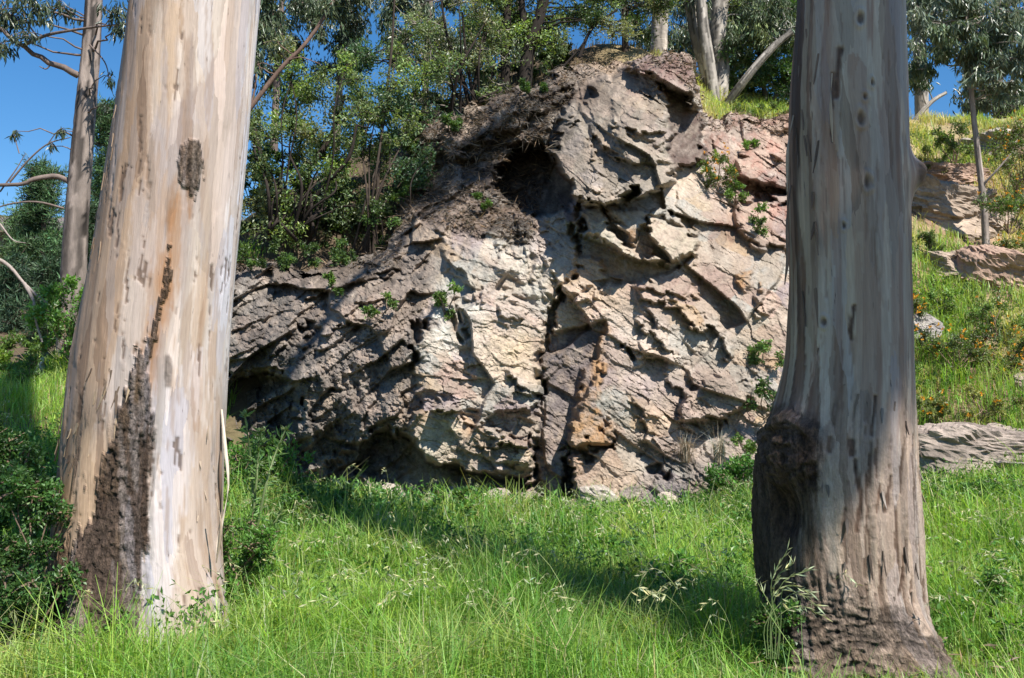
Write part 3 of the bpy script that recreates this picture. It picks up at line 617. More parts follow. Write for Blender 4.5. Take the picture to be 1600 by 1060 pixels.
def left_shape(PX, PY, TH, A, H, R, front):
    aa = A + 0.10 * H                                    # grain spirals slightly
    wv = 0.03 * fbm(aa * 6, H * 1.3, 300, 3)
    P1, _, _, e1 = facets(aa + wv, H, 0.105, 310, 9.0, math.pi / 2, 0.45, 0.7)
    P2, _, _, e2 = facets(aa + wv, H, 0.045, 330, 9.0, math.pi / 2, 0.5, 0.8)
    C = pal(P1[0], [(0.60, 0.51, 0.43), (0.72, 0.65, 0.57), (0.53, 0.44, 0.38), (0.46, 0.39, 0.345), (0.67, 0.56, 0.44), (0.59, 0.53, 0.49)])
    C2 = pal(P2[0], [(0.60, 0.52, 0.44), (0.73, 0.67, 0.60), (0.42, 0.32, 0.24), (0.52, 0.44, 0.38), (0.62, 0.57, 0.53), (0.50, 0.39, 0.29), (0.36, 0.27, 0.20)])
    mixk = sstep(-0.2, 0.3, fbm(aa * 4, H * 0.9, 345, 3))[..., None] * 0.4
    C = C * (1 - mixk) + C2 * mixk
    st = fbm(aa * 38, H * 1.6, 341, 4); C = C * (1 + 0.08 * st)[..., None]
    big = fbm(aa * 3.2, H * 0.7, 342, 3)
    C = lerp(C, sstep(0.05, 0.5, big) * 0.5, (0.47, 0.41, 0.37)); C = lerp(C, sstep(0.1, 0.5, -big) * 0.5, (0.70, 0.65, 0.60))
    n = fbm(aa * 9, H * 2.2, 350, 4); nf = fbm(aa * 40, H * 7, 351, 4)
    rg1 = fbm(aa * 55, H * 4, 352, 4, .6); rg2 = fbm(aa * 16, H * 5, 353, 4, .6)
    X = PX + 10 * n + 9 * rg1; Y = PY + 45 * rg2
    # brown left bark deepened as side shading; sheen painted white near right edge
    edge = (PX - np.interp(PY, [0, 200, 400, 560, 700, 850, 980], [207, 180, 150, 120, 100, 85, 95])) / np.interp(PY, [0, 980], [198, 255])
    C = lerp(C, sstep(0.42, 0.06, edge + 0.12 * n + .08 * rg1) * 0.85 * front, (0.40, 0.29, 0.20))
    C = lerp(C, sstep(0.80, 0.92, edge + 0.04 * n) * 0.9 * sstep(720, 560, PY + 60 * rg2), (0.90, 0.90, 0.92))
    C = lerp(C, np.exp(-((edge - 0.62 - 0.05 * n) / 0.06) ** 2) * sstep(480, 620, PY) * 0.75, (0.72, 0.71, 0.73))
    def patch(poly, c, k, warp=8):
        nonlocal C
        C = lerp(C, sstep(-1.5, 1.5, poly_sd(PX + warp * (n + 0.7 * rg1), PY + 30 * rg2, poly)) * k * front, c)
    patch([(258, 195), (275, 120), (285, 0), (352, -40), (345, 20), (330, 95), (305, 150), (290, 155), (272, 185)], (0.80, 0.74, 0.67), 0.75)
    patch([(225, 240), (250, 160), (300, 160), (315, 200), (290, 215), (270, 330), (235, 430), (205, 420), (205, 330)], (0.55, 0.50, 0.49), 0.6)  # grey-lilac patch paints a soft shadow on the bark
    patch([(305, 160), (345, 60), (372, -40), (392, -40), (380, 120), (362, 300), (350, 420), (325, 420), (330, 300), (318, 215)], (0.60, 0.52, 0.47), 0.7)
    patch([(275, 340), (305, 330), (310, 440), (300, 560), (280, 640), (262, 560), (270, 440)], (0.72, 0.66, 0.60), 0.6)
    patch([(150, 420), (180, 330), (205, 330), (195, 460), (180, 560), (150, 640), (118, 640)], (0.52, 0.40, 0.29), 0.6)
    patch([(175, 560), (200, 430), (225, 430), (215, 540), (190, 650), (150, 720), (140, 700)], (0.66, 0.62, 0.60), 0.55)
    patch([(262, 640), (300, 540), (320, 540), (300, 720), (280, 860), (262, 960), (232, 960), (246, 800)], (0.74, 0.71, 0.73), 0.75)
    patch([(300, 720), (318, 560), (350, 500), (350, 960), (270, 960), (282, 860)], (0.64, 0.56, 0.50), 0.55)
    # orange tan streak and long dark scar
    C = lerp(C, sstep(26, 4, line_d(X, Y, [(285, 300), (262, 420), (240, 520), (215, 640), (190, 720)]) + 10 * nf) * 0.95, (0.42, 0.245, 0.13))
    C = lerp(C, sstep(18, 3, line_d(X, Y, [(275, 0), (262, 90), (255, 180)]) + 8 * nf) * 0.5, (0.66, 0.50, 0.33))
    disp = 0.006 * (P1[1] - 0.5) * sstep(0, 0.06, e1) + 0.0015 * st + 0.012 * big
    def bark(w, c, amp):
        nonlocal C, disp
        t1 = fbm(aa * 34, H * 11, 360, 5, .65); t2 = 1 - np.abs(fbm(aa * 20 + 2 * t1, H * 5, 361, 4, .6)) * 2.2
        tex = np.clip(0.5 + 0.55 * t1 + 0.25 * (t2 - .5), 0, 1)
        C = lerp(C, w, np.asarray(c) * (0.35 + 1.5 * tex[..., None]))
        disp = disp + w * amp * (tex * 1.6 - 0.5)
    w_low = sstep(-3, 3, poly_sd(X, Y + 25 * n, [(200, 610), (232, 585), (242, 700), (236, 800), (220, 900), (212, 1010), (60, 1010), (84, 950), (112, 890), (142, 830), (160, 770), (166, 710), (182, 650)])) * front
    tanw = sstep(0.0, 0.35, fbm(aa * 7, H * 2.0, 381, 4))
    bark(w_low, (0.135, 0.10, 0.078), 0.034)
    C = lerp(C, w_low * tanw * sstep(930, 700, PY) * 0.8 * sstep(0.6, 0.3, edge), np.array([0.42, 0.31, 0.19]) * (1 + .5 * rg1)[..., None])
    w_scar = sstep(9, 6, line_d(X, Y, [(262, 380), (258, 440), (246, 490), (218, 570), (205, 640), (170, 760)]) * np.interp(PY, [380, 500, 640], [1.8, 1.2, .5]) + 8 * np.abs(nf)) * front
    bark(w_scar * 0.9, (0.16, 0.115, 0.08), 0.016)
    w_patch = sstep(-2, 3, poly_sd(PX + 10 * nf, PY + 14 * n, [(282, 228), (310, 225), (318, 250), (314, 280), (306, 318), (300, 300), (294, 312), (284, 290), (276, 258)])) * front
    bark(w_patch * (0.65 + .35 * sstep(-.2, .2, rg1)), (0.20, 0.16, 0.125), 0.022)
    C = lerp(C, w_patch * 0.15 * sstep(0, .4, nf), (0.36, 0.30, 0.24))
    w_p2 = sstep(9, 2, line_d(PX + 8 * nf, PY, [(262, 560), (262, 600)])) * front
    bark(w_p2, (0.25, 0.22, 0.20), 0.008)
    # dark flecks where strips have torn away
    fz_ = fbm(aa * 30, H * 3.2, 390, 4, .6) + 0.35 * fbm(aa * 4, H * 1.2, 392, 2) + 0.16 * sstep(0.5, 0.1, edge)
    fk = sstep(0.50, 0.58, fz_) * front
    C = lerp(C, fk * 0.85, (0.17, 0.12, 0.09)); disp = disp - 0.007 * fk
    tk = sstep(0.22, 0.34, fbm(aa * 14, H * 1.1, 393, 4, .6)); C = lerp(C, tk * 0.55 * front, (0.46, 0.35, 0.26))
    lk = sstep(0.24, 0.34, fbm(aa * 12 + 9, H * 0.9, 394, 4, .55)); C = lerp(C, lk * 0.5 * front, (0.52, 0.485, 0.48))
    # torn lower-left plates
    tw = sstep(0.08, 0.2, fbm(aa * 13, H * 2.4, 395, 3, .5)) * sstep(600, 760, PY) * sstep(0.42, 0.25, edge) * (1 - w_low) * front
    tn = sstep(620, 700, PY) * sstep(960, 880, PY) * sstep(0.40, 0.28, edge) * (1 - w_low) * front; C = lerp(C, tn * 0.7, np.array([0.50, 0.37, 0.24]) * (1 + .5 * rg1)[..., None]); C = lerp(C, tw * 0.75, (0.19, 0.135, 0.095)); disp = disp - 0.006 * tw
    # flare and buttress at the root
    fz = sstep(820, 1060, PY)
    disp = disp + fz * 0.14 * (0.6 + 0.6 * np.cos(TH * 5 + 0.8)) + 0.03 * sstep(500, 900, PY) * np.cos(TH * 4 + 1.4)
    disp = disp - 0.05 * sstep(30, 0, np.abs(X - np.interp(PY, [600, 1000], [238, 205]))) * sstep(620, 760, PY) * front
    return disp, np.clip(C * np.array([0.68, 0.645, 0.645]), 0.02, 0.9), np.clip(w_low + w_scar + w_patch + 0.5 * tw, 0, 1)

def right_shape(PX, PY, TH, A, H, R, front):
    aa = A + 0.02 * H
    wv = 0.02 * fbm(aa * 6, H * 1.3, 500, 3)
    P1, _, _, e1 = facets(aa + wv, H, 0.085, 510, 11.0, math.pi / 2, 0.4, 0.6)
    P2, _, _, e2 = facets(aa + wv, H, 0.034, 530, 10.0, math.pi / 2, 0.5, 0.8)
    C = pal(P1[0], [(0.48, 0.48, 0.45), (0.42, 0.37, 0.33), (0.31, 0.24, 0.205), (0.55, 0.55, 0.52), (0.44, 0.42, 0.40), (0.36, 0.30, 0.265)])
    C2 = pal(P2[0], [(0.49, 0.48, 0.45), (0.40, 0.34, 0.295), (0.27, 0.20, 0.165), (0.55, 0.54, 0.50), (0.46, 0.43, 0.40)])
    C = C * 0.7 + C2 * 0.3
    st = fbm(aa * 38, H * 1.4, 541, 4); C = C * (1 + 0.08 * st)[..., None]
    rg1 = fbm(aa * 55, H * 4, 552, 4, .6); n = fbm(aa * 9, H * 2.2, 550, 4); nf = fbm(aa * 40, H * 7, 551, 4)
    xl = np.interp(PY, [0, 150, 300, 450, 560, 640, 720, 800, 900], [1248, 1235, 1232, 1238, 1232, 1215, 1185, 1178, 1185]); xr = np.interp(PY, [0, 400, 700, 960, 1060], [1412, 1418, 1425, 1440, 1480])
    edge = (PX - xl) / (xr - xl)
    C = lerp(C, sstep(0.26, 0.03, edge + 0.12 * n) * 0.95 * front, (0.085, 0.058, 0.044))  # brown left edge darkened in colour to stand in for shade
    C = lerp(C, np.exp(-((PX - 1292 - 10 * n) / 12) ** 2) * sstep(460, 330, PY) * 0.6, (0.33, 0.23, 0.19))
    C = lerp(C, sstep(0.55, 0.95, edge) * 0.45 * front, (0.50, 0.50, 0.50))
    disp = 0.005 * (P1[1] - 0.5) * sstep(0, 0.06, e1) + 0.0012 * st + 0.008 * fbm(aa * 3, H * .8, 560, 3)
    rg1 = fbm(aa * 55, H * 4, 552, 4, .6); rg2 = fbm(aa * 16, H * 5, 553, 4, .6)
    s1 = sstep(0.16, 0.24, fbm(aa * 11, H * 0.55, 554, 4, .55)); C = lerp(C, s1 * 0.7 * front, (0.32, 0.235, 0.195))
    s2 = sstep(0.18, 0.25, fbm(aa * 12 + 5, H * 0.5, 555, 4, .55)); C = lerp(C, s2 * 0.6 * front, (0.56, 0.56, 0.51))
    s3 = sstep(0.30, 0.38, fbm(aa * 24, H * 1.6, 556, 4, .6)); C = lerp(C, s3 * 0.5 * front, (0.24, 0.17, 0.135)); disp = disp - 0.004 * s3
    def bark(w, c, amp):
        nonlocal C, disp
        t1 = fbm(aa * 34, H * 11, 570, 5, .65)
        tex = np.clip(0.5 + 0.75 * t1, 0, 1)
        C = lerp(C, w, np.asarray(c) * (0.35 + 1.3 * tex[..., None])); disp = disp + w * amp * (tex * 1.6 - 0.5)
    # the lower bole: stringy brown to grey bark
    lowr = sstep(560, 760, PY + 60 * n) * front
    C = lerp(C, lowr * 0.65, (0.50, 0.46, 0.43))
    fb = fbm((aa - 0.06 * H) * 26, H * 2.6, 590, 5, .6)
    fk = sstep(0.16, 0.28, fb) * lowr
    C = lerp(C, fk * 0.85, (0.12, 0.082, 0.06)); disp = disp - 0.010 * fk + 0.010 * lowr * fb
    stg = fbm(aa * 70, H * 2.0, 595, 4, .6)
    C = lerp(C, lowr * sstep(.15, .3, stg) * 0.6, (0.50, 0.455, 0.40)); disp = disp + lowr * 0.007 * stg
    # swelling and burl on the left
    bx, by = PX - 1236, PY - 705
    disp = disp + 0.075 * np.exp(-(bx / 42) ** 2 - (by / 58) ** 2) * front
    wbx = bx * 1.3 + 16 * fbm(PX / 22, PY / 22, 600, 4); wby = by + 16 * fbm(PX / 22 + 9, PY / 22, 601, 4); rr = np.hypot(wbx, wby)
    wb = sstep(84, 50, rr + 10 * nf) * front
    C = lerp(C, wb * 0.95, (0.19, 0.145, 0.115))
    rg = fbm(rr / 5.5, np.arctan2(wby, wbx) * 1.6, 602, 4, 0.6); C = C * (1 + wb * 0.75 * rg)[..., None]; disp = disp + 0.030 * wb * rg
    arch = np.exp(-((rr - 52) / 9) ** 2) * (by < 20) * front
    disp = disp + 0.030 * arch; C = lerp(C, arch * 0.5 * sstep(-.1, .3, nf), (0.36, 0.30, 0.25)); disp = disp - 0.045 * np.exp(-(rr / 16) ** 2) * front
    C = lerp(C, sstep(16, 3, np.hypot((PX - 1212) / 1.0, (PY - 742) / 1.4) + 7 * nf) * front * 0.7, (0.46, 0.38, 0.30))
    hol = np.exp(-((PX - 1222) / 26) ** 2 - ((PY - 800) / 46) ** 2) * front
    disp = disp - 0.13 * hol; bark(sstep(0.2, 0.5, hol + 0.3 * n), (0.05, 0.035, 0.028), 0.02)
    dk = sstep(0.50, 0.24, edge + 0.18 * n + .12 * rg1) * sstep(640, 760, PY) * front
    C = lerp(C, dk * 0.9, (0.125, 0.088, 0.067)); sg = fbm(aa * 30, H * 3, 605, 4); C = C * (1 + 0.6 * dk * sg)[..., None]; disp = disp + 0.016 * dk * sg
    # rough foot with cross wrinkles
    foot = sstep(900, 985, PY - 0.35 * (PX - 1330) * (PX > 1330) + 0.2 * (1330 - PX) * (PX < 1330) + 30 * n) * front
    bend = H + 0.35 * np.abs(A - 0.05) ** 1.5 + 0.05 * fbm(A * 7, H * 7, 608, 4, .6)
    ft = fbm(A * 9, bend * 48, 610, 5, .62); f3 = fbm(A * 34, bend * 60, 615, 4, .6); ps = fbm(A * 5, H * 4, 617, 3)
    tex = np.clip(.5 + .8 * ft + .3 * f3, 0, 1)
    C = lerp(C, foot, np.array([0.38, 0.335, 0.30]) * (0.16 + 1.5 * tex ** 1.6 * (1 + .5 * ps))[..., None]); disp = disp + foot * (0.028 * (tex - .4) + 0.035 * ps)
    C = lerp(C, foot * sstep(1000, 1050, PY) * 0.6, (0.40, 0.35, 0.31))
    # knots and scars
    for kx, ky, s in ((1343, 28, 5), (1362, 128, 3), (1352, 150, 3), (1345, 184, 6), (1356, 284, 6), (1318, 352, 3), (1287, 505, 4)):
        d = np.hypot((PX - kx + 3 * nf) / s, (PY - ky + 4 * n) / (s * 1.9)) + 0.35 * nf; w = sstep(1.1, 0.4, d) * front
        C = lerp(C, w * 0.8, (0.12, 0.09, 0.075)); C = lerp(C, np.exp(-((d - 1.35) / 0.25) ** 2) * front * 0.25, (0.50, 0.47, 0.44)); disp = disp - 0.012 * w + 0.010 * np.exp(-((d - 1.4) / 0.4) ** 2) * front
    for ln, wd in (([(1312, 78), (1308, 110), (1306, 150)], 8), ([(1300, 115), (1300, 220)], 4), ([(1332, 478), (1330, 530)], 4), ([(1330, 690), (1331, 710)], 7), ([(1298, 685), (1297, 705)], 6), ([(1368, 620), (1362, 680)], 4), ([(1335, 720), (1345, 780), (1340, 830)], 6), ([(1378, 760), (1372, 800)], 5), ([(1390, 745), (1386, 800)], 3), ([(1412, 890), (1408, 930)], 5)):
        w = sstep(wd, wd * 0.3, line_d(PX + 5 * nf, PY, ln)) * front
        bark(w, (0.14, 0.10, 0.08), 0.006); disp = disp - 0.010 * w
    # stub on the right edge
    nub = np.exp(-((TH - 1.25) / 0.22) ** 2 - ((PY - 272) / 26) ** 2) * front
    disp = disp + 0.085 * nub; bark(sstep(0.3, 0.7, nub), (0.13, 0.10, 0.08), 0.02)
    fz = sstep(930, 1120, PY); disp = disp + fz * 0.16 * (0.7 + 0.5 * np.cos(TH * 4 - 2.2))
    return disp, np.clip(C * np.array([0.78, 0.685, 0.61]), 0.02, 0.9), np.clip(foot + 0.9 * wb + 0.6 * dk + sstep(.2, .5, hol) + 0.25 * lowr, 0, 1)

LT = [(-60, 212, 410, 7.0), (0, 207, 405, 7.0), (200, 181, 386, 7.0), (400, 150, 366, 7.0), (560, 120, 353, 7.0), (700, 101, 347, 7.0), (850, 84, 345, 7.0), (980, 92, 345, 7.0), (1140, 60, 375, 7.0)]
RT = [(-60, 1250, 1411, 6.2), (0, 1248, 1412, 6.2), (150, 1236, 1414, 6.2), (300, 1232, 1417, 6.2), (450, 1236, 1419, 6.2), (560, 1230, 1422, 6.2), (640, 1212, 1424, 6.2), (720, 1188, 1426, 6.2), (800, 1178, 1430, 6.2), (900, 1186, 1434, 6.2), (970, 1205, 1442, 6.15), (1050, 1225, 1470, 6.1), (1140, 1210, 1500, 6.1)]

def limb_path(rng, a, b, n=9, wob=0.12, sag=0.0):
    t = np.linspace(0, 1, n)[:, None]; L = np.linalg.norm(b - a)
    p = a * (1 - t) + b * t
    w = rng.normal(0, 1, (n, 3)); w = np.cumsum(w, 0); w = w - w[0] - t * (w[-1] - w[0])
    p = p + w * wob * L / n ** 0.5 * 0.5
    p[:, 2] += sag * L * np.sin(np.pi * t[:, 0])
    return p

def leaf_quads(g, P, Dv, L, W, rng, C, fold=0.25, cvar=0.25, lean=None):
    n = len(P)
    if n == 0: return
    Dv = Dv / (np.linalg.norm(Dv, axis=1)[:, None] + 1e-9)
    R = rng.normal(0, 1, (n, 3))
    if lean is not None: R = R + np.asarray(lean)
    s = np.cross(Dv, R); s /= np.linalg.norm(s, axis=1)[:, None] + 1e-9
    nn = np.cross(s, Dv)
    L = L * (0.65 + 0.7 * rng.random(n))[:, None]; W = W * (0.7 + 0.6 * rng.random(n))[:, None]
    f = fold * W
    mid = P + Dv * L * 0.45
    V = np.stack([P, mid + s * W / 2 + nn * f, P + Dv * L, mid - s * W / 2 + nn * f], 1).reshape(-1, 3)
    Q = np.arange(4 * n).reshape(n, 4)
    b = 1 + cvar * rng.normal(0, 1, (n, 1)); hue = rng.normal(0, 0.10, (n, 1))
    Cc = np.asarray(C) * np.clip(b, 0.4, 1.8) * (1 + hue * np.array([1.0, 0.15, -0.8]))
    g.add(V, Q, None, np.repeat(np.clip(Cc, 0.005, 0.9), 4, 0))

def clump(gl, gw, rng, c, r, ntw, nlf, L, W, C, wood, mode="broad", flat=1.0, start=None, cvar=0.25):
    """twigs spreading from c, leaves along their outer part"""
    c = np.asarray(c, float)
    for k in range(ntw):
        d = rng.normal(0, 1, 3); d[2] *= flat; d /= np.linalg.norm(d)
        e = c + d * r * (0.45 + 0.6 * rng.random()) * np.array([1, 1, flat])
        s0 = c + rng.normal(0, 0.12 * r, 3) if start is None else start
        p = limb_path(rng, s0, e, 5, 0.35)
        if gw is not None: gw.tube(p[[0, 2, 4]], np.linspace(0.010, 0.003, 3) * (1 + r * 0.4), 3, wood)
        t = rng.random(nlf) ** 0.6
        q = np.stack([np.interp(t, np.linspace(0, 1, 5), p[:, a]) for a in range(3)], -1) + rng.normal(0, 0.13 * r, (nlf, 3))
        if mode == "gum":
            D_ = np.stack([rng.normal(0, .45, nlf), rng.normal(0, .45, nlf), -0.9 + 0.35 * rng.normal(0, 1, nlf)], -1)
        elif mode == "pine":
            D_ = rng.normal(0, 1, (nlf, 3)) + d * 0.9 + np.array([0, 0, .5])
        else:
            D_ = rng.normal(0, 1, (nlf, 3)) + d * 0.5 + np.array([0, 0, 0.25])
        bright = 1 + 0.18 * rng.normal()
        leaf_quads(gl, q, D_, L, W, rng, np.asarray(C) * bright, 0.25, cvar, (0, 0, 0.9) if mode == "broad" else None)

def sun_above(p, z):
    p = np.asarray(p, float); return p + SUN * (z - p[2]) / SUN[2]

def front_tree(name, label, tab, shaper, lean, targets, seed, strips, gum_mat, flakes):
    rng = np.random.default_rng(seed)
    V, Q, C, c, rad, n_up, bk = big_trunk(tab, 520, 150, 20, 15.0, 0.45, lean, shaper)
    foot = at((tab[-2][1] + tab[-2][2]) / 2, 1000, tab[-2][3]); foot[2] = 0
    root = empty(name, foot)
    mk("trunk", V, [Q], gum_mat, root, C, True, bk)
    gl, gw = Geo(), Geo()
    axis = c[:n_up][::-1]                                 # going up
    for (tp, hz, r, dens) in targets:
        cc = sun_above(tp, hz)
        k = np.argmin(np.abs(axis[:, 2] - (cc[2] - 0.55 * np.hypot(cc[0] - axis[:, 0], cc[1] - axis[:, 1]))))
        k = int(np.clip(k, 8, n_up - 1))
        p = limb_path(rng, axis[k], cc, 12, 0.10, 0.06)
        gw.tube(p, np.linspace(0.11, 0.03, 12), 8, (0.45, 0.40, 0.35))
        nt = max(4, int(10 * dens * r))
        clump(gl, gw, rng, cc, r, nt, int(95 * r), 0.20, 0.045, (0.075, 0.10, 0.05), (0.3, 0.24, 0.2), "gum", 0.7)
    gw.build("limbs", M_BARK, root, True)
    gl.build("crown", M_GUM, root)
    for (path, w, col) in strips:
        P = np.array([at(*q) for q in path]); P = smooth_path(P, 14)
        t = np.linspace(0, 1, 14); g = Geo()
        sx = np.stack([np.cos(3.5 * t + rng.random()), 0.5 * np.sin(4 * t), 0 * t], -1) * (w * (0.35 + np.sin(np.pi * np.clip(t, 0.05, .97)))[:, None])
        th = np.array([0, 0.004, 0])
        VV = np.concatenate([P - sx / 2 - th, P + sx / 2 - th, P + sx / 2 + th, P - sx / 2 + th]); i = np.arange(13)
        QQ = np.concatenate([np.stack([i + 14 * a, i + 1 + 14 * a, i + 1 + 14 * b, i + 14 * b], -1) for a, b in ((0, 1), (1, 2), (2, 3), (3, 0))])
        g.add(VV, QQ, None, col); g.build("bark_strip", M_BARK, root, True)
    for (fx, fy, fl, fw, lift_, col) in flakes(rng):
        xl, xr, dep = [float(np.interp(fy, [t_[0] for t_ in tab], [t_[q] for t_ in tab])) for q in (1, 2, 3)]
        cpx, rpx = (xl + xr) / 2, (xr - xl) / 2; sn_ = np.clip((fx - cpx) / rpx, -.97, .97); ang = math.asin(sn_); rm = rpx / FPX * dep
        c0 = at(cpx, fy, dep); nrm = np.array([math.sin(ang), -math.cos(ang), 0]); sd_ = np.array([math.cos(ang), math.sin(ang), 0])
        nseg = 5; t = np.linspace(0, 1, nseg); g = Geo(); tw = rng.uniform(-.6, .6); drift = rng.uniform(-.25, .25) + (-.12 if fx < 700 else 0)
        ctr = c0 + nrm * (rm + .004) + np.outer(-t * fl, [0, 0, 1]) + np.outer(t * fl * drift, sd_) + np.outer(lift_ * t ** 1.6, nrm)
        wv_ = np.stack([sd_ * math.cos(tw * q) + nrm * math.sin(tw * q) for q in t]) * (fw * np.array([.8, 1.1, .95, .6, .12]) * rng.uniform(.8, 1.2, nseg))[:, None] / 2
        o_ = nrm * .003
        VV = np.concatenate([ctr - wv_ + o_, ctr + wv_ + o_, ctr + wv_ - o_, ctr - wv_ - o_]); i = np.arange(nseg - 1)
        g.add(VV, np.concatenate([np.stack([i + nseg * a, i + 1 + nseg * a, i + 1 + nseg * b, i + nseg * b], -1) for a, b in ((0, 1), (1, 2), (2, 3), (3, 0))]), None, col)
        g.build("bark_flake", M_BARK, root)
    tag(root, label, "tree", "big gum trees in the foreground")
    return root

def flakes_left(rng):
    o = []
    for k in range(58):
        t = rng.random(); fy = 560 + 390 * t; fx = np.interp(fy, [560, 700, 950], [225, 165, 130]) + rng.normal(0, np.interp(fy, [560, 700, 950], [14, 34, 36]))
        col = np.array([(0.34, .25, .16), (0.26, .18, .12), (0.10, .07, .05), (0.16, .115, .08)][rng.integers(4)]) * rng.uniform(.8, 1.2)
        o.append((fx, fy, rng.uniform(.05, .2), rng.uniform(.008, .026), rng.uniform(.008, .03), col))
    for k in range(16):
        o.append((rng.uniform(120, 215), rng.uniform(60, 560), rng.uniform(.05, .16), rng.uniform(.006, .014), rng.uniform(.004, .014), np.array((0.28, .20, .14)) * rng.uniform(.7, 1.3)))
    for k in range(10):
        o.append((rng.uniform(330, 345), rng.uniform(640, 900), rng.uniform(.1, .25), rng.uniform(.008, .02), rng.uniform(.01, .04), np.array((0.36, .28, .21)) * rng.uniform(.6, 1.2)))
    return o
def flakes_right(rng):
    o = []
    for k in range(22):
        fy = rng.uniform(600, 930); fx = rng.uniform(1250, 1425)
        col = np.array([(0.24, .20, .17), (0.16, .115, .085), (0.09, .065, .05), (0.13, .10, .08)][rng.integers(4)]) * rng.uniform(.8, 1.2)
        o.append((fx, fy, rng.uniform(.05, .17), rng.uniform(.006, .018), rng.uniform(.006, .022), col))
    for k in range(16):
        o.append((rng.uniform(1234, 1262), rng.uniform(20, 560), rng.uniform(.08, .25), rng.uniform(.008, .018), rng.uniform(.005, .02), np.array((0.13, .09, .065)) * rng.uniform(.6, 1.3)))
    return o
tanb = (0.42, 0.32, 0.23); dkb = (0.16, 0.11, 0.08); plb = (0.55, 0.47, 0.38)
L_T = [((-3.9, 6.1, 0.3), 12, 1.1, 1.1), ((-4.6, 5.2, 0.4), 13, 1.3, 1.0), ((-4.3, 7.0, 0.3), 13, 0.9, 1.0), ((-3.2, 9.6, .2), 14, 0.9, 0.7), ((-1.2, 11.6, 0.1), 14, 0.7, 0.6),
       ((-4.5, 11, 0.5), 16, 1.3, .8)]
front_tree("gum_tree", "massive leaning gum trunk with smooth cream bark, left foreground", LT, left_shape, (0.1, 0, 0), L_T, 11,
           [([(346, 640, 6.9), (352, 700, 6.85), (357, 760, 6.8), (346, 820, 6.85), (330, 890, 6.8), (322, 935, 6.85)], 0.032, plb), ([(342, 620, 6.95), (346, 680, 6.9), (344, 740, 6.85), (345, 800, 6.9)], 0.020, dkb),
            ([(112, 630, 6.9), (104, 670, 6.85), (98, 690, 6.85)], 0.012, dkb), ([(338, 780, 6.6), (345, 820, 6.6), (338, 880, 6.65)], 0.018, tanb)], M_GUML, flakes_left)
def on_r(py): return at(1335, py, 6.0)
R_T = [(on_r(y), h, 0.85, d * 0.85) for y, h, d in ((-60, 14, 1.2), (60, 15, 1.2), (180, 13.5, 1.2), (300, 14.5, 1.2), (420, 13.5, 1.2), (520, 14.5, 1.1), (610, 13.5, .8))] + [(at(1205, 850, 6.0), 13.5, 0.5, 1.0)]
R_T += [(at(760, 240, 18), 18, 1.3, 0.9), (at(700, 300, 18), 17, .9, 0.9)]  # unseen leaf clumps added to shade the outcrop's upper slope
front_tree("gum_tree", "upright grey gum trunk with a swollen burl, right foreground", RT, right_shape, (0.05, 0, 0), R_T, 12,
           [([(1236, 290, 6.15), (1229, 340, 6.1), (1231, 400, 6.1), (1226, 445, 6.1)], 0.018, dkb), ([(1240, 180, 6.15), (1231, 230, 6.1), (1230, 300, 6.1)], 0.016, tanb), ([(1432, 720, 6.2), (1439, 790, 6.15), (1437, 850, 6.15), (1430, 900, 6.1)], 0.018, plb),
            ([(1300, 115, 5.83), (1298, 160, 5.81), (1301, 222, 5.82)], 0.014, tanb), ([(1332, 720, 5.85), (1342, 770, 5.80), (1340, 835, 5.83)], 0.020, plb)], M_GUMR, flakes_right)
# ------------------------------------------------------------------ trees on the slope and behind
GREEN = (0.19, 0.245, 0.11); OLIVE = (0.22, 0.24, 0.13); BRIGHT = (0.24, 0.33, 0.10); DKGREEN = (0.05, 0.085, 0.028); GREY = (0.15, 0.19, 0.125); GUMC = (0.085, 0.115, 0.055); PINEC = (0.06, 0.115, 0.045)
DARKW = (0.03, 0.023, 0.019); BROWNW = (0.20, 0.14, 0.10); PALEW = (0.50, 0.45, 0.40); GREYW = (0.26, 0.24, 0.22); MOSSW = (0.14, 0.14, 0.07)

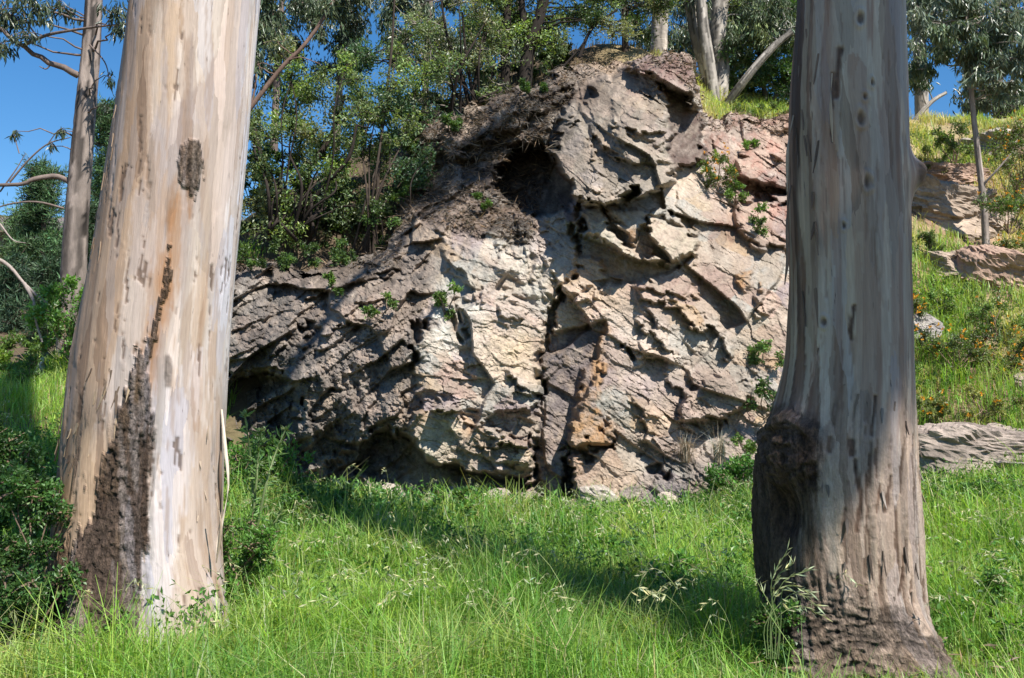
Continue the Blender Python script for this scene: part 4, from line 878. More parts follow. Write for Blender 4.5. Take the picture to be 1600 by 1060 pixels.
def tree(name, label, stems, clumps, leaf=("broad", 0.075, 0.04, GREEN), wood=BROWNW, seed=0, group=None, cat="tree", mat=None, barkvar=0.0, smoothbark=False, dens=1.0, twig_wood=None, dead=(), nstem=0):
    """stems: list of [(px,py,Y)...], base width px, top width px ; clumps: (px,py,Y,r,twigs,leaves)"""
    rng = np.random.default_rng(seed)
    b = at(*stems[0][0][0]); root = empty(name, b)
    gt, gl = Geo(), Geo(); paths = []
    if nstem:
        b0 = stems[0][0]
        for k in range(nstem):
            q = clumps[rng.integers(len(clumps))]; fx = b0[0][0] + rng.uniform(-34, 34)
            stems = stems + [([(fx, b0[0][1] + rng.uniform(-6, 6), b0[0][2] - .2), (fx + .3 * (q[0] - fx) + rng.uniform(-14, 14), b0[0][1] + .45 * (q[1] - b0[0][1]), b0[0][2] - .5), (fx + .75 * (q[0] - fx) + rng.uniform(-14, 14), b0[0][1] + .75 * (q[1] - b0[0][1]), q[2] - .4), (q[0], q[1], q[2])], rng.uniform(3, 6.5), 1.6)]
    for pts, w0, w1 in stems:
        P = np.array([at(*p) for p in pts]); n = 26; S_ = smooth_path(P, n)
        Yd = S_[:, 1]; r = np.linspace(w0, w1, n) / 2 / FPX * Yd
        S_ = S_ + np.cumsum(rng.normal(0, 1, S_.shape), 0) * 0.004 * np.linspace(0, 1, n)[:, None]
        if barkvar:
            sides = 22; th = np.arange(sides) / sides * 2 * np.pi
            hh = np.linspace(0, 1, n * 4); S4 = np.stack([np.interp(hh, np.linspace(0, 1, n), S_[:, k]) for k in range(3)], -1); r4 = np.interp(hh, np.linspace(0, 1, n), r)
            Ln = np.linalg.norm(np.diff(S4, axis=0), axis=1).sum()
            TH, HH = np.meshgrid(th, hh * Ln)
            cell, _, _, _ = facets(np.cos(TH) * 0.4 + TH * 0.02, HH, 0.09, seed + 5, 7, math.pi / 2, .5)
            cc = np.asarray(wood) * (1 + barkvar * (cell[0] - 0.5) * 1.6 + 0.25 * fbm(np.cos(TH) * 2 + 5, HH * 2, seed + 9, 3))[..., None]
            gt.tube(S4, r4, sides, cc.reshape(-1, 3), 0.06, rng)
        else:
            gt.tube(S_, r, 9, wood, 0.12, rng)
        paths.append(S_)
    allp = np.concatenate(paths)
    mode, Ll, Lw, C = leaf
    for q in clumps:
        px, py, Y, r, nt, nl = q[:6]
        cc = at(px, py, Y)
        Cc = q[6] if len(q) > 6 else C
        d = np.linalg.norm(allp - cc, axis=1) + 0.9 * np.maximum(0, allp[:, 2] - cc[2])
        a = allp[np.argmin(d)]
        L = np.linalg.norm(cc - a)
        if L > 0.05:
            p = limb_path(rng, a, cc, 8, 0.22, 0.05); gt.tube(p, np.linspace(0.010 + 0.011 * L, 0.006, 8), 5, twig_wood or wood)
        clump(gl, gt, rng, cc, r, max(3, int(nt * dens)), nl, Ll, Lw, Cc, twig_wood or wood, mode, 0.85)
    for pts, w0, w1 in dead:
        P = smooth_path([at(*p) for p in pts], 12); gt.tube(P, np.linspace(w0, w1, 12) / 2 / FPX * P[:, 1], 6, twig_wood or wood)
    gt.build("trunk", M_BARKF if smoothbark else M_BARK2, root, True)
    if gl.n: gl.build("crown", mat or (M_GUM if mode == "gum" else M_PINE if mode == "pine" else M_LEAF), root)
    tag(root, label, cat, group)
    return root

def fill(seed, x0, x1, y0, y1, Y, n, r, nt, nl, cols=None, jy=0.8, keep=None):
    rng = np.random.default_rng(seed); o = []
    while len(o) < n:
        px, py = rng.uniform(x0, x1), rng.uniform(y0, y1)
        if keep and not keep(px, py): continue
        o.append((px, py, Y + rng.uniform(-jy, jy), r * rng.uniform(0.65, 1.25), nt, nl) + ((cols[rng.integers(len(cols))],) if cols else ()))
    return o

G1 = "trees and tall shrubs crowding behind the outcrop"
# shrubby trees on the slope left of the outcrop
tree("oak_tree", "bushy dark-stemmed tree nearest the left gum trunk, above the crumbling flank", [([(432, 372, 18.2), (425, 320, 18.2), (412, 260, 18.3), (398, 200, 18.4)], 13, 5), ([(438, 372, 18.2), (434, 310, 18.4), (440, 250, 18.6)], 9, 4)],
     fill(1, 366, 480, 160, 365, 18.6, 21, 0.50, 7, 56, [GREEN, OLIVE, BRIGHT, GREEN]), ("broad", 0.075, 0.036, GREEN), DARKW, 101, G1, nstem=8)
tree("oak_tree", "spreading tree with two crooked dark stems on the ledge left of the cave", [([(462, 378, 18.4), (470, 320, 18.4), (484, 270, 18.5), (520, 210, 18.7), (540, 150, 18.8)], 15, 5), ([(470, 345, 18.4), (500, 300, 18.2), (545, 250, 18.0), (560, 200, 18)], 9, 4)],
     fill(2, 420, 600, 75, 335, 18.9, 40, 0.50, 7, 56, [GREEN, OLIVE, BRIGHT, GREEN, (0.11, 0.16, 0.07)]), ("broad", 0.075, 0.036, GREEN), DARKW, 102, G1, nstem=12)
tree("slender_tree", "slender single-stemmed tree with blue-green leaves left of the cave", [([(583, 402, 18.3), (588, 330, 18.3), (592, 250, 18.4), (600, 170, 18.5), (612, 60, 18.6), (615, -20, 18.6)], 7, 3)],
     fill(3, 545, 700, 40, 300, 18.8, 37, 0.47, 7, 50, [(0.09, 0.15, 0.075), GREEN, (0.10, 0.17, 0.09), BRIGHT]), ("broad", 0.075, 0.034, GREEN), (0.05, .038, .03), 103, G1, nstem=8)
tree("twiggy_shrub", "tangled grey twiggy shrub fanning up from the crest left of the dark trunks", [([(735, 172, 20.5), (722, 120, 20.5), (700, 60, 20.6), (690, 0, 20.6)], 8, 3), ([(738, 172, 20.5), (745, 110, 20.5), (760, 50, 20.6)], 8, 3), ([(742, 170, 20.4), (730, 90, 20.4), (725, 20, 20.4)], 6, 3), ([(728, 170, 20.6), (700, 130, 20.4), (672, 100, 20.2)], 6, 3), ([(745, 170, 20.5), (768, 120, 20.5), (775, 60, 20.6)], 5, 2)],
     fill(4, 615, 790, -15, 165, 20.7, 42, 0.48, 9, 28, [OLIVE, GREEN, (0.13, 0.15, 0.08)]), ("broad", 0.075, 0.036, OLIVE), DARKW, 104, G1, nstem=8, twig_wood=(0.24, 0.21, 0.18))
tree("dark_tree", "straight black trunk standing on the crest, left of a pair", [([(788, 160, 21.0), (790, 90, 21.0), (793, 0, 21.0), (795, -80, 21.0)], 17, 12)],
     fill(5, 720, 860, -60, 75, 21.4, 20, 0.52, 8, 50, [GREEN, OLIVE, BRIGHT]), ("broad", 0.075, 0.036, GREEN), (0.03, 0.024, 0.02), 105, G1)
tree("dark_tree", "forked black trunk bending right on the crest, right of a pair", [([(818, 140, 20.8), (826, 80, 20.8), (842, 30, 20.8), (860, -40, 20.8)], 24, 15), ([(828, 75, 20.8), (818, 30, 20.9), (812, -40, 20.9)], 14, 9)],
     fill(6, 800, 960, -60, 60, 21.2, 22, 0.52, 8, 50, [GREEN, OLIVE, DKGREEN]) + [(880, 70, 20.6, .4, 7, 40), (850, 100, 20.9, .35, 6, 30)], ("broad", 0.075, 0.036, GREEN), (0.03, 0.024, 0.02), 106, G1,
     dead=[([(905, 90, 20.5), (925, 45, 20.5), (965, 15, 20.5)], 6, 3), ([(880, 105, 20.5), (910, 70, 20.5), (925, 40, 20.5)], 4, 2)])
tree("thin_tree", "thin dark stem rising behind the left of the cap block", [([(977, 112, 22.5), (976, 60, 22.5), (972, -40, 22.6)], 13, 9)],
     fill(7, 900, 1050, -50, 40, 22.5, 24, 0.55, 8, 50, [GREEN, OLIVE, DKGREEN]) + fill(77, 985, 1020, 30, 85, 23, 4, 0.35, 6, 30, [DKGREEN]), ("broad", 0.075, 0.034, GREEN), (0.06, 0.045, 0.035), 107, G1)
# gums on the ridge
tree("gum_tree", "pale gum trunk directly behind the top of the cap block", [([(1029, 100, 26), (1030, 40, 26), (1032, -80, 26)], 28, 24)], fill(8, 1000, 1080, -70, 5, 26, 8, 0.6, 7, 60), ("gum", 0.17, 0.034, GUMC), (0.30, 0.26, 0.22), 108, "gum trees on the ridge", barkvar=0.6, smoothbark=True)
tree("gum_tree", "clump of several gum stems sprouting from one base right of the cap block",
     [([(1117, 172, 23.5), (1103, 110, 23.5), (1084, 40, 23.5), (1070, -60, 23.5)], 23, 18), ([(1117, 172, 23.2), (1108, 100, 23.1), (1098, 30, 23.1), (1092, -60, 23.1)], 21, 17), ([(1121, 172, 23.7), (1126, 110, 23.8), (1121, 50, 23.8), (1128, -60, 23.8)], 27, 30), ([(1130, 170, 23.4), (1165, 125, 23.0), (1205, 80, 22.8), (1240, 50, 22.7)], 15, 10)],
     fill(9, 1130, 1250, -20, 70, 24.0, 26, 0.6, 8, 64, [GUMC, GREEN]) + fill(10, 1060, 1140, -60, 5, 24, 6, .6, 7, 60), ("gum", 0.15, 0.034, GUMC), (0.25, 0.225, 0.195), 109, "gum trees on the ridge", barkvar=0.9, smoothbark=True)
tree("bay_tree", "dense green bushy tree filling the gap between gum clump and right trunk", [([(1205, 185, 24.6), (1190, 120, 24.6), (1180, 40, 24.7)], 9, 5), ([(1190, 185, 24.4), (1225, 130, 24.3), (1255, 80, 24.3)], 8, 4)],
     fill(11, 1140, 1260, 10, 165, 24.4, 44, 0.58, 8, 58, [(0.08, 0.15, 0.04), GREEN, (0.07, 0.13, 0.05)]), ("broad", 0.10, 0.040, GREEN), GREYW, 110, G1)
tree("gum_tree", "pale gum trunk on the ridge just right of the big grey trunk", [([(1441, 200, 26.5), (1439, 120, 26.5), (1436, 40, 26.5), (1434, -80, 26.5)], 22, 18), ([(1420, 200, 26), (1450, 165, 26), (1478, 145, 26)], 9, 5)],
     fill(12, 1415, 1500, -30, 130, 26.3, 16, 0.55, 8, 56, [GUMC, DKGREEN]), ("gum", 0.15, 0.034, GUMC), (0.28, 0.25, 0.215), 111, "gum trees on the ridge", barkvar=0.5, smoothbark=True)
tree("gum_sapling", "slim gum sapling with drooping blue-grey leaves on the right slope", [([(1541, 387, 20.0), (1537, 320, 20.0), (1528, 240, 20.0), (1519, 160, 20.0), (1512, 60, 20), (1508, -40, 20)], 12, 5)],
     fill(13, 1425, 1612, -25, 118, 20.0, 44, 0.42, 9, 34, [GREY, (0.17, 0.21, 0.15), (0.11, 0.15, 0.08)], 0.9) + fill(14, 1490, 1600, 110, 160, 20, 6, .26, 6, 16, [GREY]), ("gum", 0.19, 0.042, GREY), (0.28, 0.235, 0.205), 112, None, barkvar=0.5, smoothbark=True,
     dead=[([(1533, 292, 20), (1556, 268, 19.8), (1580, 240, 19.7)], 5, 2)])
# slim gum at the far left, with long bare limbs
tree("gum_tree", "slim grey-brown gum with bare crooked limbs against the sky, far left", [([(110, 560, 18.2), (113, 470, 18.2), (120, 330, 18.2), (132, 180, 18.2), (142, 60, 18.2), (150, -80, 18.2)], 44, 24),
      ],
     [(20, 25, 17.8, .5, 8, 34), (60, 12, 17.8, .5, 7, 34), (5, 70, 17.8, .45, 7, 30), (95, 5, 18, .45, 6, 30), (35, 55, 17.6, .35, 5, 20), (175, 20, 17.3, .35, 6, 24), (190, 45, 17.3, .3, 5, 20), (-15, 20, 17.8, .5, 7, 30), (25, 205, 18, .16, 4, 7), (100, 205, 18, .16, 4, 8), (80, 228, 18, .14, 4, 6), (165, 165, 17.6, .22, 4, 10), (168, 120, 17.6, .2, 4, 8)],
     ("gum", 0.17, 0.034, (0.06, 0.085, 0.045)), (0.185, 0.15, 0.13), 113, "gum trees on the left", barkvar=1.1, smoothbark=True, twig_wood=(0.15, 0.115, 0.10),
     dead=[([(122, 118, 18.2), (110, 112, 18.1), (95, 103, 18.1), (80, 101, 18), (66, 90, 18.0), (50, 84, 18), (35, 70, 17.9), (18, 62, 17.8), (0, 42, 17.8), (-40, 0, 17.8)], 11, 5), ([(35, 72, 17.9), (70, 56, 17.8), (110, 48, 17.6), (160, 41, 17.4), (205, 38, 17.3)], 6, 2.5), ([(108, 284, 18.2), (90, 276, 18.2), (70, 277, 18.1), (50, 281, 18), (35, 288, 18.0), (-20, 290, 17.9)], 10, 6), ([(100, 326, 18.2), (60, 316, 18.0), (20, 318, 17.9), (-20, 330, 17.8)], 4, 2), ([(80, 100, 18), (72, 108, 18), (62, 104, 18)], 3, 1.5), ([(60, 60, 17.8), (40, 30, 17.8), (30, -10, 17.8)], 3, 1.5), ([(15, 285, 18), (45, 250, 18), (75, 225, 18), (110, 215, 18)], 4, 1.5), ([(75, 225, 18), (90, 205, 18), (100, 200, 18)], 2, 1), ([(0, 300, 18), (25, 265, 18), (40, 240, 18)], 3, 1), ([(30, 240, 18), (20, 205, 18)], 2, 1), ([(140, 70, 18), (165, 100, 17.8), (172, 140, 17.7)], 3, 1)])
tree("dead_branch", "bleached dead branch slanting down over the dark pines at left", [([(-30, 395, 16.8), (10, 412, 16.8), (40, 445, 16.7), (75, 475, 16.6)], 7, 3)], [], ("broad", .05, .02, GREEN), (0.30, 0.25, 0.22), 114, None, "branch",
     dead=[([(38, 443, 16.7), (52, 470, 16.6), (56, 500, 16.5), (66, 535, 16.4)], 6, 3), ([(0, 350, 17), (20, 375, 16.9), (40, 380, 16.9)], 3, 1)])
# pines behind on the left
def pine(px, top, bot, Y, w, seed, label, C=PINEC):
    rng = np.random.default_rng(seed); cl = []
    n = int((bot - top) / 17)
    for i in range(n):
        t = (i + 0.5) / n; py = top + (bot - top) * t
        ww = w * (0.25 + 0.75 * t ** 0.8)
        for k in range(6):
            cl.append((px + rng.uniform(-ww, ww), py + rng.uniform(-10, 10), Y + rng.uniform(-1, 1) * ww / FPX * Y, 0.55 * Y / 28, 7, 30, tuple(np.array(C) * rng.uniform(0.7, 1.5))))
    tree("pine_tree", label, [([(px, bot + 30, Y), (px + 2, (top + bot) / 2, Y), (px, top, Y)], 12, 3)], cl, ("pine", 0.22, 0.032, C), (0.10, 0.075, 0.06), seed, "pines on the far left slope")
pine(66, 262, 430, 33, 36, 201, "dark pine with a pointed top left of the slim gum")
pine(168, 165, 440, 36, 34, 202, "tall pine squeezed between the slim gum and the leaning trunk", (0.05, 0.10, 0.035))
pine(10, 420, 560, 29, 52, 203, "low dark spreading pine at the left edge", (0.04, 0.075, 0.04))
pine(40, 330, 470, 36, 40, 205, "brighter green pine at the left edge beside the house", (0.07, 0.13, 0.045))
pine(135, 330, 520, 30, 30, 206, "dim pine directly behind the slim gum trunk", (0.05, 0.09, 0.04))
pine(92, 420, 560, 27, 46, 204, "dark pine crown behind the foot of the slim gum", (0.04, 0.078, 0.035))
# distant crowns seen between the nearer ones
for i, (x0, x1, y0, y1, Y, n, lab) in enumerate(((385, 470, -20, 150, 29, 18, "tall hazy gum crown between the leaning trunk and the bushy trees"), (470, 580, -30, 110, 30, 20, "loose gum crown high above the spreading two-stemmed tree"), (600, 720, -30, 110, 31, 18, "distant gum crown behind the slender blue-green tree"),
                                                 (730, 860, 30, 140, 30, 20, "distant low crown behind the pair of black trunks"), (1010, 1140, 10, 150, 31, 18, "distant dark crown behind the clump of gum stems"), (1500, 1610, 120, 195, 30, 10, "distant low crown under the sapling's leaves"))):
    cx = (x0 + x1) / 2
    tree("distant_gum", lab, [([(cx, 240, Y), (cx + 6, 120, Y), (cx + 14, -20, Y)], 13, 8)], fill(300 + i, x0, x1, y0, y1, Y, int(n * 1.3), 0.75, 8, 44, [GUMC, DKGREEN, (0.07, 0.10, 0.05)], 1.5), ("gum", 0.20, 0.05, GUMC), (0.17, 0.13, 0.11), 400 + i, "gum crowns in the distance", smoothbark=True)
tree("gum_limb", "reddish-brown bare limb slanting up beside the leaning trunk's right edge", [([(330, 250, 16.5), (392, 168, 16.5), (440, 105, 16.5), (482, 60, 16.5), (530, -20, 16.5)], 9, 5)], [(430, 60, 16.5, .3, 5, 14), (510, 10, 16.5, .35, 6, 18), (400, 100, 16.4, .25, 4, 12)], ("gum", 0.16, 0.035, GUMC), (0.17, 0.11, 0.085), 440, None, "tree", smoothbark=True,
     dead=[([(392, 168, 16.5), (400, 120, 16.5), (390, 80, 16.5)], 4, 1.5), ([(450, 95, 16.5), (470, 90, 16.4), (500, 100, 16.4)], 3, 1)])

# ------------------------------------------------------------------ the wooden house among the pines
def house():
    Y = 44.0
    root = empty("wooden_house", at(60, 440, Y))
    W_ = (0.20, 0.17, 0.15); R_ = (0.16, 0.14, 0.135)
    a = at(-20, 440, Y); b = at(125, 440, Y); zt = at(50, 362, Y)[2]; z0 = a[2] - 2
    nb = 9; hh = (zt - z0) / nb
    for k in range(nb):
        g = Geo(); box(g, (a[0], Y, z0 + k * hh), (b[0], Y + 5 - .002 * k, z0 + (k + 1) * hh - 0.02), np.array(W_) * (0.85 + 0.3 * ((k * 37) % 10) / 10)); g.build("wall_board", M_WOOD, root)
    rx0, rx1 = a[0] - .6, b[0] + .6; zr = at(50, 322, Y)[2]
    rows = 7
    for k in range(rows):
        g = Geo(); y0 = Y - 0.9 + 3.4 * k / rows; y1 = Y - 0.9 + 3.4 * (k + 1) / rows + 0.1; za = zt - .1 + (zr - zt) * k / rows; zb = zt - .1 + (zr - zt) * (k + 1) / rows
        g.add([(rx0, y0, za), (rx1, y0, za), (rx1, y1, zb + .02), (rx0, y1, zb + .02), (rx0, y0, za + .09), (rx1, y0, za + .09), (rx1, y1, zb + .06), (rx0, y1, zb + .06)], [(0, 3, 2, 1), (4, 5, 6, 7), (0, 1, 5, 4), (1, 2, 6, 5), (2, 3, 7, 6), (3, 0, 4, 7)], None, np.array(R_) * (0.85 + 0.07 * k))
        g.build("shingle_row", M_WOOD, root)
    for px in (40, 78):
        p = at(px, 372, Y - .06); q = at(px + 16, 398, Y - .06)
        g = Geo(); box(g, (p[0], Y - .05, q[2]), (q[0], Y - .01, p[2]), (0.02, 0.022, 0.025)); w = g.build("window", M_WOOD, root)
        g = Geo(); t = .07
        for lo, hi in (((p[0] - t, p[2]), (q[0] + t, p[2] + t)), ((p[0] - t, q[2] - t), (q[0] + t, q[2])), ((p[0] - t, q[2]), (p[0], p[2])), ((q[0], q[2]), (q[0] + t, p[2]))):
            box(g, (lo[0], Y - .09, lo[1]), (hi[0], Y - .02, hi[1]), (0.42, 0.38, 0.33))
        f = g.build("window_frame", M_WOOD, w); f.location = (0, 0, 0)
    p = at(15, 400, Y - 1.4); q = at(110, 414, Y - 1.4)
    g = Geo(); box(g, (p[0], Y - 1.5, q[2] - .25), (q[0], Y, q[2] - .05), (0.2, .17, .15)); g.build("deck", M_WOOD, root)
    g = Geo(); box(g, (p[0], Y - 1.5, p[2]), (q[0], Y - 1.4, p[2] + .07), (0.36, .32, .28)); g.build("handrail", M_WOOD, root)
    for k in range(16):
        x = p[0] + (q[0] - p[0]) * (k + .5) / 16; g = Geo(); box(g, (x - .03, Y - 1.48, q[2] - .05), (x + .03, Y - 1.42, p[2]), (0.36, .32, .28)); g.build("baluster", M_WOOD, root)
    tag(root, "weathered wooden house with shingle roof half hidden behind the pines", "house")
house()
# ------------------------------------------------------------------ boulders and ledges on the slope
def boulder(name, label, px, py, Y, w, h, d, seed, C, cat="boulder", group=None, tilt=0.0):
    """w,h in photo pixels at depth Y; d depth in metres; seated in the ground"""
    rng = np.random.default_rng(seed); n, m = (64, 120) if 'ledge' in name else (46, 68) if seed < 100 else (20, 30)
    th = np.linspace(0.02, math.pi - 0.02, n); ph = np.linspace(0, 2 * math.pi, m, endpoint=False)
    TH, PH = np.meshgrid(th, ph, indexing='ij')
    U = np.stack([np.sin(TH) * np.cos(PH), np.sin(TH) * np.sin(PH), np.cos(TH)], -1)
    U0 = U; bx_ = 0.72 if 'ledge' in name else 0.85
    U = np.sign(U) * np.abs(U) ** bx_; U = U / np.linalg.norm(U0, axis=-1)[..., None]
    # planes cut a faceted solid
    N = rng.normal(0, 1, (26, 3)); N /= np.linalg.norm(N, axis=1)[:, None]; dist = rng.uniform(0.62, 1.0, 26)
    dots = np.maximum(U0 @ N.T, 1e-3); R = np.min(dist / dots, -1); R = np.minimum(R, 1.15)
    a, b = PH * 2.0, TH * 2.2
    if seed < 21: Y = ground_hit(px, py + h * 0.15, 10)
    sx, sz = w / 2 / FPX * Y, h / 2 / FPX * Y
    E3 = np.array([sx, d / 2, sz]); W0 = U * R[..., None] * E3
    q1, q2 = W0[..., 0] + 0.6 * W0[..., 1] + seed, W0[..., 2] * 1.3 - 0.5 * W0[..., 1] + 0.25 * W0[..., 0]
    LL = float(min(sx, sz)) * (0.5 if 'ledge' in name else 0.7)
    f1, du, dv, e = facets(q1, q2, LL, seed, 2.0, 0.3 + tilt, .25); f2, du2, dv2, e2 = facets(q1, q2, LL * .3, seed + 1, 2.0, 0.4 + tilt, .3); f4, _, dv4, _ = facets(q1, q2, LL * .11, seed + 2, 1.8, 0.4, .3)
    dd = LL * (0.36 * (f1[0] - .5) - 0.12 * dv + 0.20 * (f2[0] - .5) - 0.06 * dv2 + 0.06 * (f4[0] - .5) - 0.04 * dv4 + 0.12 * fbm(q1 * 3, q2 * 3, seed + 3, 4, .6))
    V = W0 + U0 * dd[..., None]
    ct, st_ = math.cos(tilt), math.sin(tilt); V = np.stack([V[..., 0] * ct + V[..., 2] * st_, V[..., 1], -V[..., 0] * st_ + V[..., 2] * ct], -1)
    if seed < 21:
        Y = ground_hit(px, py + h * 0.15, 10)
    c = at(px, py, Y) + np.array([0, 0.25 * d, 0]) * (seed < 21)
    V = V + c
    cc = np.asarray(C) * (1 + 0.45 * (f1[3] - .5) + 0.3 * (f2[3] - .5) + 0.2 * fbm(a * 2, b * 2, seed + 7, 3))[..., None]
    i = np.arange(n - 1)[:, None] * m; j = np.arange(m)[None]; k = (j + 1) % m
    Q = np.stack([i + j, i + m + j, i + m + k, i + k], -1).reshape(-1, 4)
    Vf = V.reshape(-1, 3); Vf = np.concatenate([Vf, [V[0].mean(0)], [V[-1].mean(0)]]); K = len(Vf) - 2
    jj = np.arange(m); T = np.concatenate([np.stack([np.full(m, K), jj, (jj + 1) % m], -1), np.stack([np.full(m, K + 1), (n - 1) * m + (jj + 1) % m, (n - 1) * m + jj], -1)])
    Cf = np.concatenate([cc.reshape(-1, 3), cc[0, :2], ])
    o = mk(name, Vf - c, [Q, T], M_ROCK, None, Cf, False); o.location = c
    tag(o, label, cat, group); return o
TANR = (0.34, 0.265, 0.205); REDR = (0.33, 0.225, 0.17); GRYR = (0.29, 0.26, 0.235); PALR = (0.38, 0.33, 0.28)
GB = "rocks on the right-hand slope"
for a in (("rock_ledge", "broad tan rock hump on the slope just right of the big grey trunk", 1490, 335, 19.6, 230, 110, 2.8, 11, TANR, "rock", GB, .1), ("rock_ledge", "small rock step below the tall grass on the right ridge", 1490, 282, 21.0, 190, 56, 1.8, 12, REDR, "rock", GB, 0.0),
          ("boulder", "pale boulder beside the upper sapling stem among orange flowers", 1556, 232, 22.5, 84, 66, 1.4, 13, PALR, "boulder", GB, .2), ("boulder", "grey boulder at the top right edge of the ridge", 1592, 168, 25.0, 70, 50, 1.5, 14, GRYR, "boulder", GB, 0.1),
          ("rock_ledge", "cracked rock ledge at the foot of the sapling", 1500, 420, 18.9, 190, 70, 1.8, 15, TANR, "rock", GB, -.1), ("rock_ledge", "pinkish rock slope below the sapling at the right edge", 1600, 440, 18.6, 190, 100, 1.8, 16, REDR, "rock", GB, .2),
          ("rock_ledge", "grey layered rock peeping out right of the trunk in mid slope", 1442, 522, 17.0, 66, 80, 1.4, 17, GRYR, "rock", GB, .4), ("rock_ledge", "long low pale rock shelf at the foot of the right slope", 1600, 716, 14.0, 470, 120, 2.2, 18, (0.27, .22, .185), "rock", GB, .05),
          ("rock_ledge", "dark broken rock under the pale shelf at the right edge", 1600, 738, 13.7, 100, 40, 1.0, 19, (0.30, .26, .23), "rock", GB, 0), ("boulder", "small boulder at the far right edge halfway up the slope", 1600, 600, 16.3, 50, 30, .7, 20, TANR, "boulder", GB, 0),
          ("stone", "pale rounded stone lying in the weeds below the crumbling flank", 500, 783, 14.2, 52, 30, .5, 21, (0.42, .38, .35), "stone", None, 0), ("stone", "white stone among the bushes at the far left", 67, 575, 17.2, 20, 34, .4, 22, (0.6, .57, .54), "stone", None, .3),
          ("boulder", "low rock at the foot of the outcrop under the orange pillar", 935, 782, 14.75, 80, 40, .8, 23, PALR, "boulder", None, .2), ("boulder", "grey block under the overhanging lip", 720, 785, 14.8, 70, 40, .8, 24, GRYR, "boulder", None, .1)):
    boulder(*a)

# ------------------------------------------------------------------ shrubs
def shrub(name, label, cx, cy, Y, w, h, n, C, seed, leaf=(0.05, 0.028), flowers=0, group=None, r=None, nl=40, nt=7, fcol=(0.62, 0.30, 0.03), mode="broad", wood=BROWNW, base=None):
    rng = np.random.default_rng(seed); g, gl, gf = Geo(), Geo(), Geo()
    bp = at(cx, cy + h / 2 if base is None else base, Y); root = empty(name, bp)
    r = r or (min(w, h) / FPX * Y * 0.28)
    for k in range(n):
        a = rng.uniform(0, 2 * math.pi); q = rng.random() ** .5
        c = at(cx + math.cos(a) * q * w / 2, cy + math.sin(a) * q * h / 2, Y + rng.uniform(-.4, .4) * w / FPX * Y)
        p = limb_path(rng, bp + rng.normal(0, .04, 3), c, 6, .25); g.tube(p, np.linspace(.012, .004, 6), 4, wood)
        clump(gl, g, rng, c, r, nt, nl, leaf[0], leaf[1], np.asarray(C) * rng.uniform(.75, 1.3), wood, mode, .9)
        if flowers:
            m = flowers; P = c + rng.normal(0, .55 * r, (m, 3)) + np.array([0, -.25 * r, .5 * r])
            for q2 in P:
                leaf_quads(gf, np.repeat(q2[None], 5, 0), rng.normal(0, 1, (5, 3)) + np.array([0, -.4, .3]), .045, .03, rng, fcol, .2, .15)
    g.build("stems", M_BARK2, root, True); gl.build("foliage", M_LEAF, root)
    if flowers: gf.build("blossoms", M_FLOWER, root)
    tag(root, label, "shrub" if "shrub" in name or "bush" in name else "plant", group); return root
SB = "low shrubs around the outcrop"; FL = "orange-flowered shrubs"; RP = "small plants growing on the rock"
shrub("bush", "bright green bush at the foot of the slim gum, far left", 108, 500, 16.6, 100, 120, 22, (0.12, .24, .05), 501, (.07, .04), group=SB)
shrub("bush", "yellow-green bush at the left edge above the grass", 15, 565, 17.0, 70, 60, 8, (0.15, .24, .035), 502, (.07, .035), group=SB)
shrub("bush", "feathery green bush beside the white stone, far left", 30, 600, 16.0, 100, 70, 14, (0.10, .19, .05), 503, (.06, .028), group=SB)
shrub("bush", "dark low bush in the shade under the slim gum", 120, 565, 17.6, 70, 60, 8, (0.05, .09, .03), 504, (.07, .04), group=SB)
for i, (px, py, w, h, n, nm) in enumerate(((700, 468, 46, 56, 5, "leafy plant rooted in the crack at the top of the pale slab"), (598, 480, 50, 36, 4, "bright leafy sprig sprouting from the middle of the crumbling flank"), (522, 440, 30, 36, 3, "small sprig below the crooked stems on the flank's crest"),
                                           (642, 300, 70, 40, 5, "bright ferny plant on the slope left of the cave"), (755, 316, 50, 24, 3, "low sprig on the ledge right under the cave's left end"), (1200, 548, 50, 50, 5, "yellow-green plant at the outcrop's right side beside the trunk"), (1195, 625, 60, 70, 7, "dark leafy shrub tucked between the outcrop and the trunk's burl"), (1150, 300, 60, 34, 4, "grassy sprig on the red shoulder below the round flowering shrub"), (1185, 345, 50, 40, 4, "dark sprig in the red shoulder's hollow beside the trunk"), (1170, 222, 60, 22, 3, "low sprig on top of the red shoulder"), (1175, 690, 50, 40, 4, "yellowish plant at the rock's foot left of the burl"))):
    shrub("rock_plant", nm, px, py, min(rock_Y(px, py), rock_Y(px, py + 12)) - .12, w, h, n, (0.12, .20, .05) if i not in (6,) else (.07, .13, .035), 510 + i, (.055, .028), group=RP, nl=24, base=py + h * .35)
shrub("flowering_shrub", "round shrub with yellow-orange flowers on the rock right of the cap block", 1118, 268, rock_Y(1118, 290) - .35, 62, 50, 9, (0.13, .18, .05), 520, (.05, .022), 3, FL, nl=34)
shrub("flowering_shrub", "orange-flowered shrub in mid slope right of the trunk", 1490, 545, 16.4, 120, 70, 12, (0.10, .14, .045), 521, (.05, .022), 3, FL, nl=34)
shrub("flowering_shrub", "orange-flowered shrub at the right edge in mid slope", 1575, 560, 16.3, 90, 60, 10, (0.13, .17, .05), 522, (.05, .022), 5, FL, nl=30)
shrub("flowering_shrub", "tall orange-flowered shrub at the right edge beside the pale boulder", 1592, 260, 20.8, 90, 130, 16, (0.11, .16, .045), 523, (.06, .024), 4, FL, nl=34)
shrub("flowering_shrub", "orange-flowered bush hugging the trunk's right edge, mid slope", 1430, 478, 17.2, 40, 40, 5, (0.12, .16, .05), 524, (.05, .022), 5, FL, nl=24)
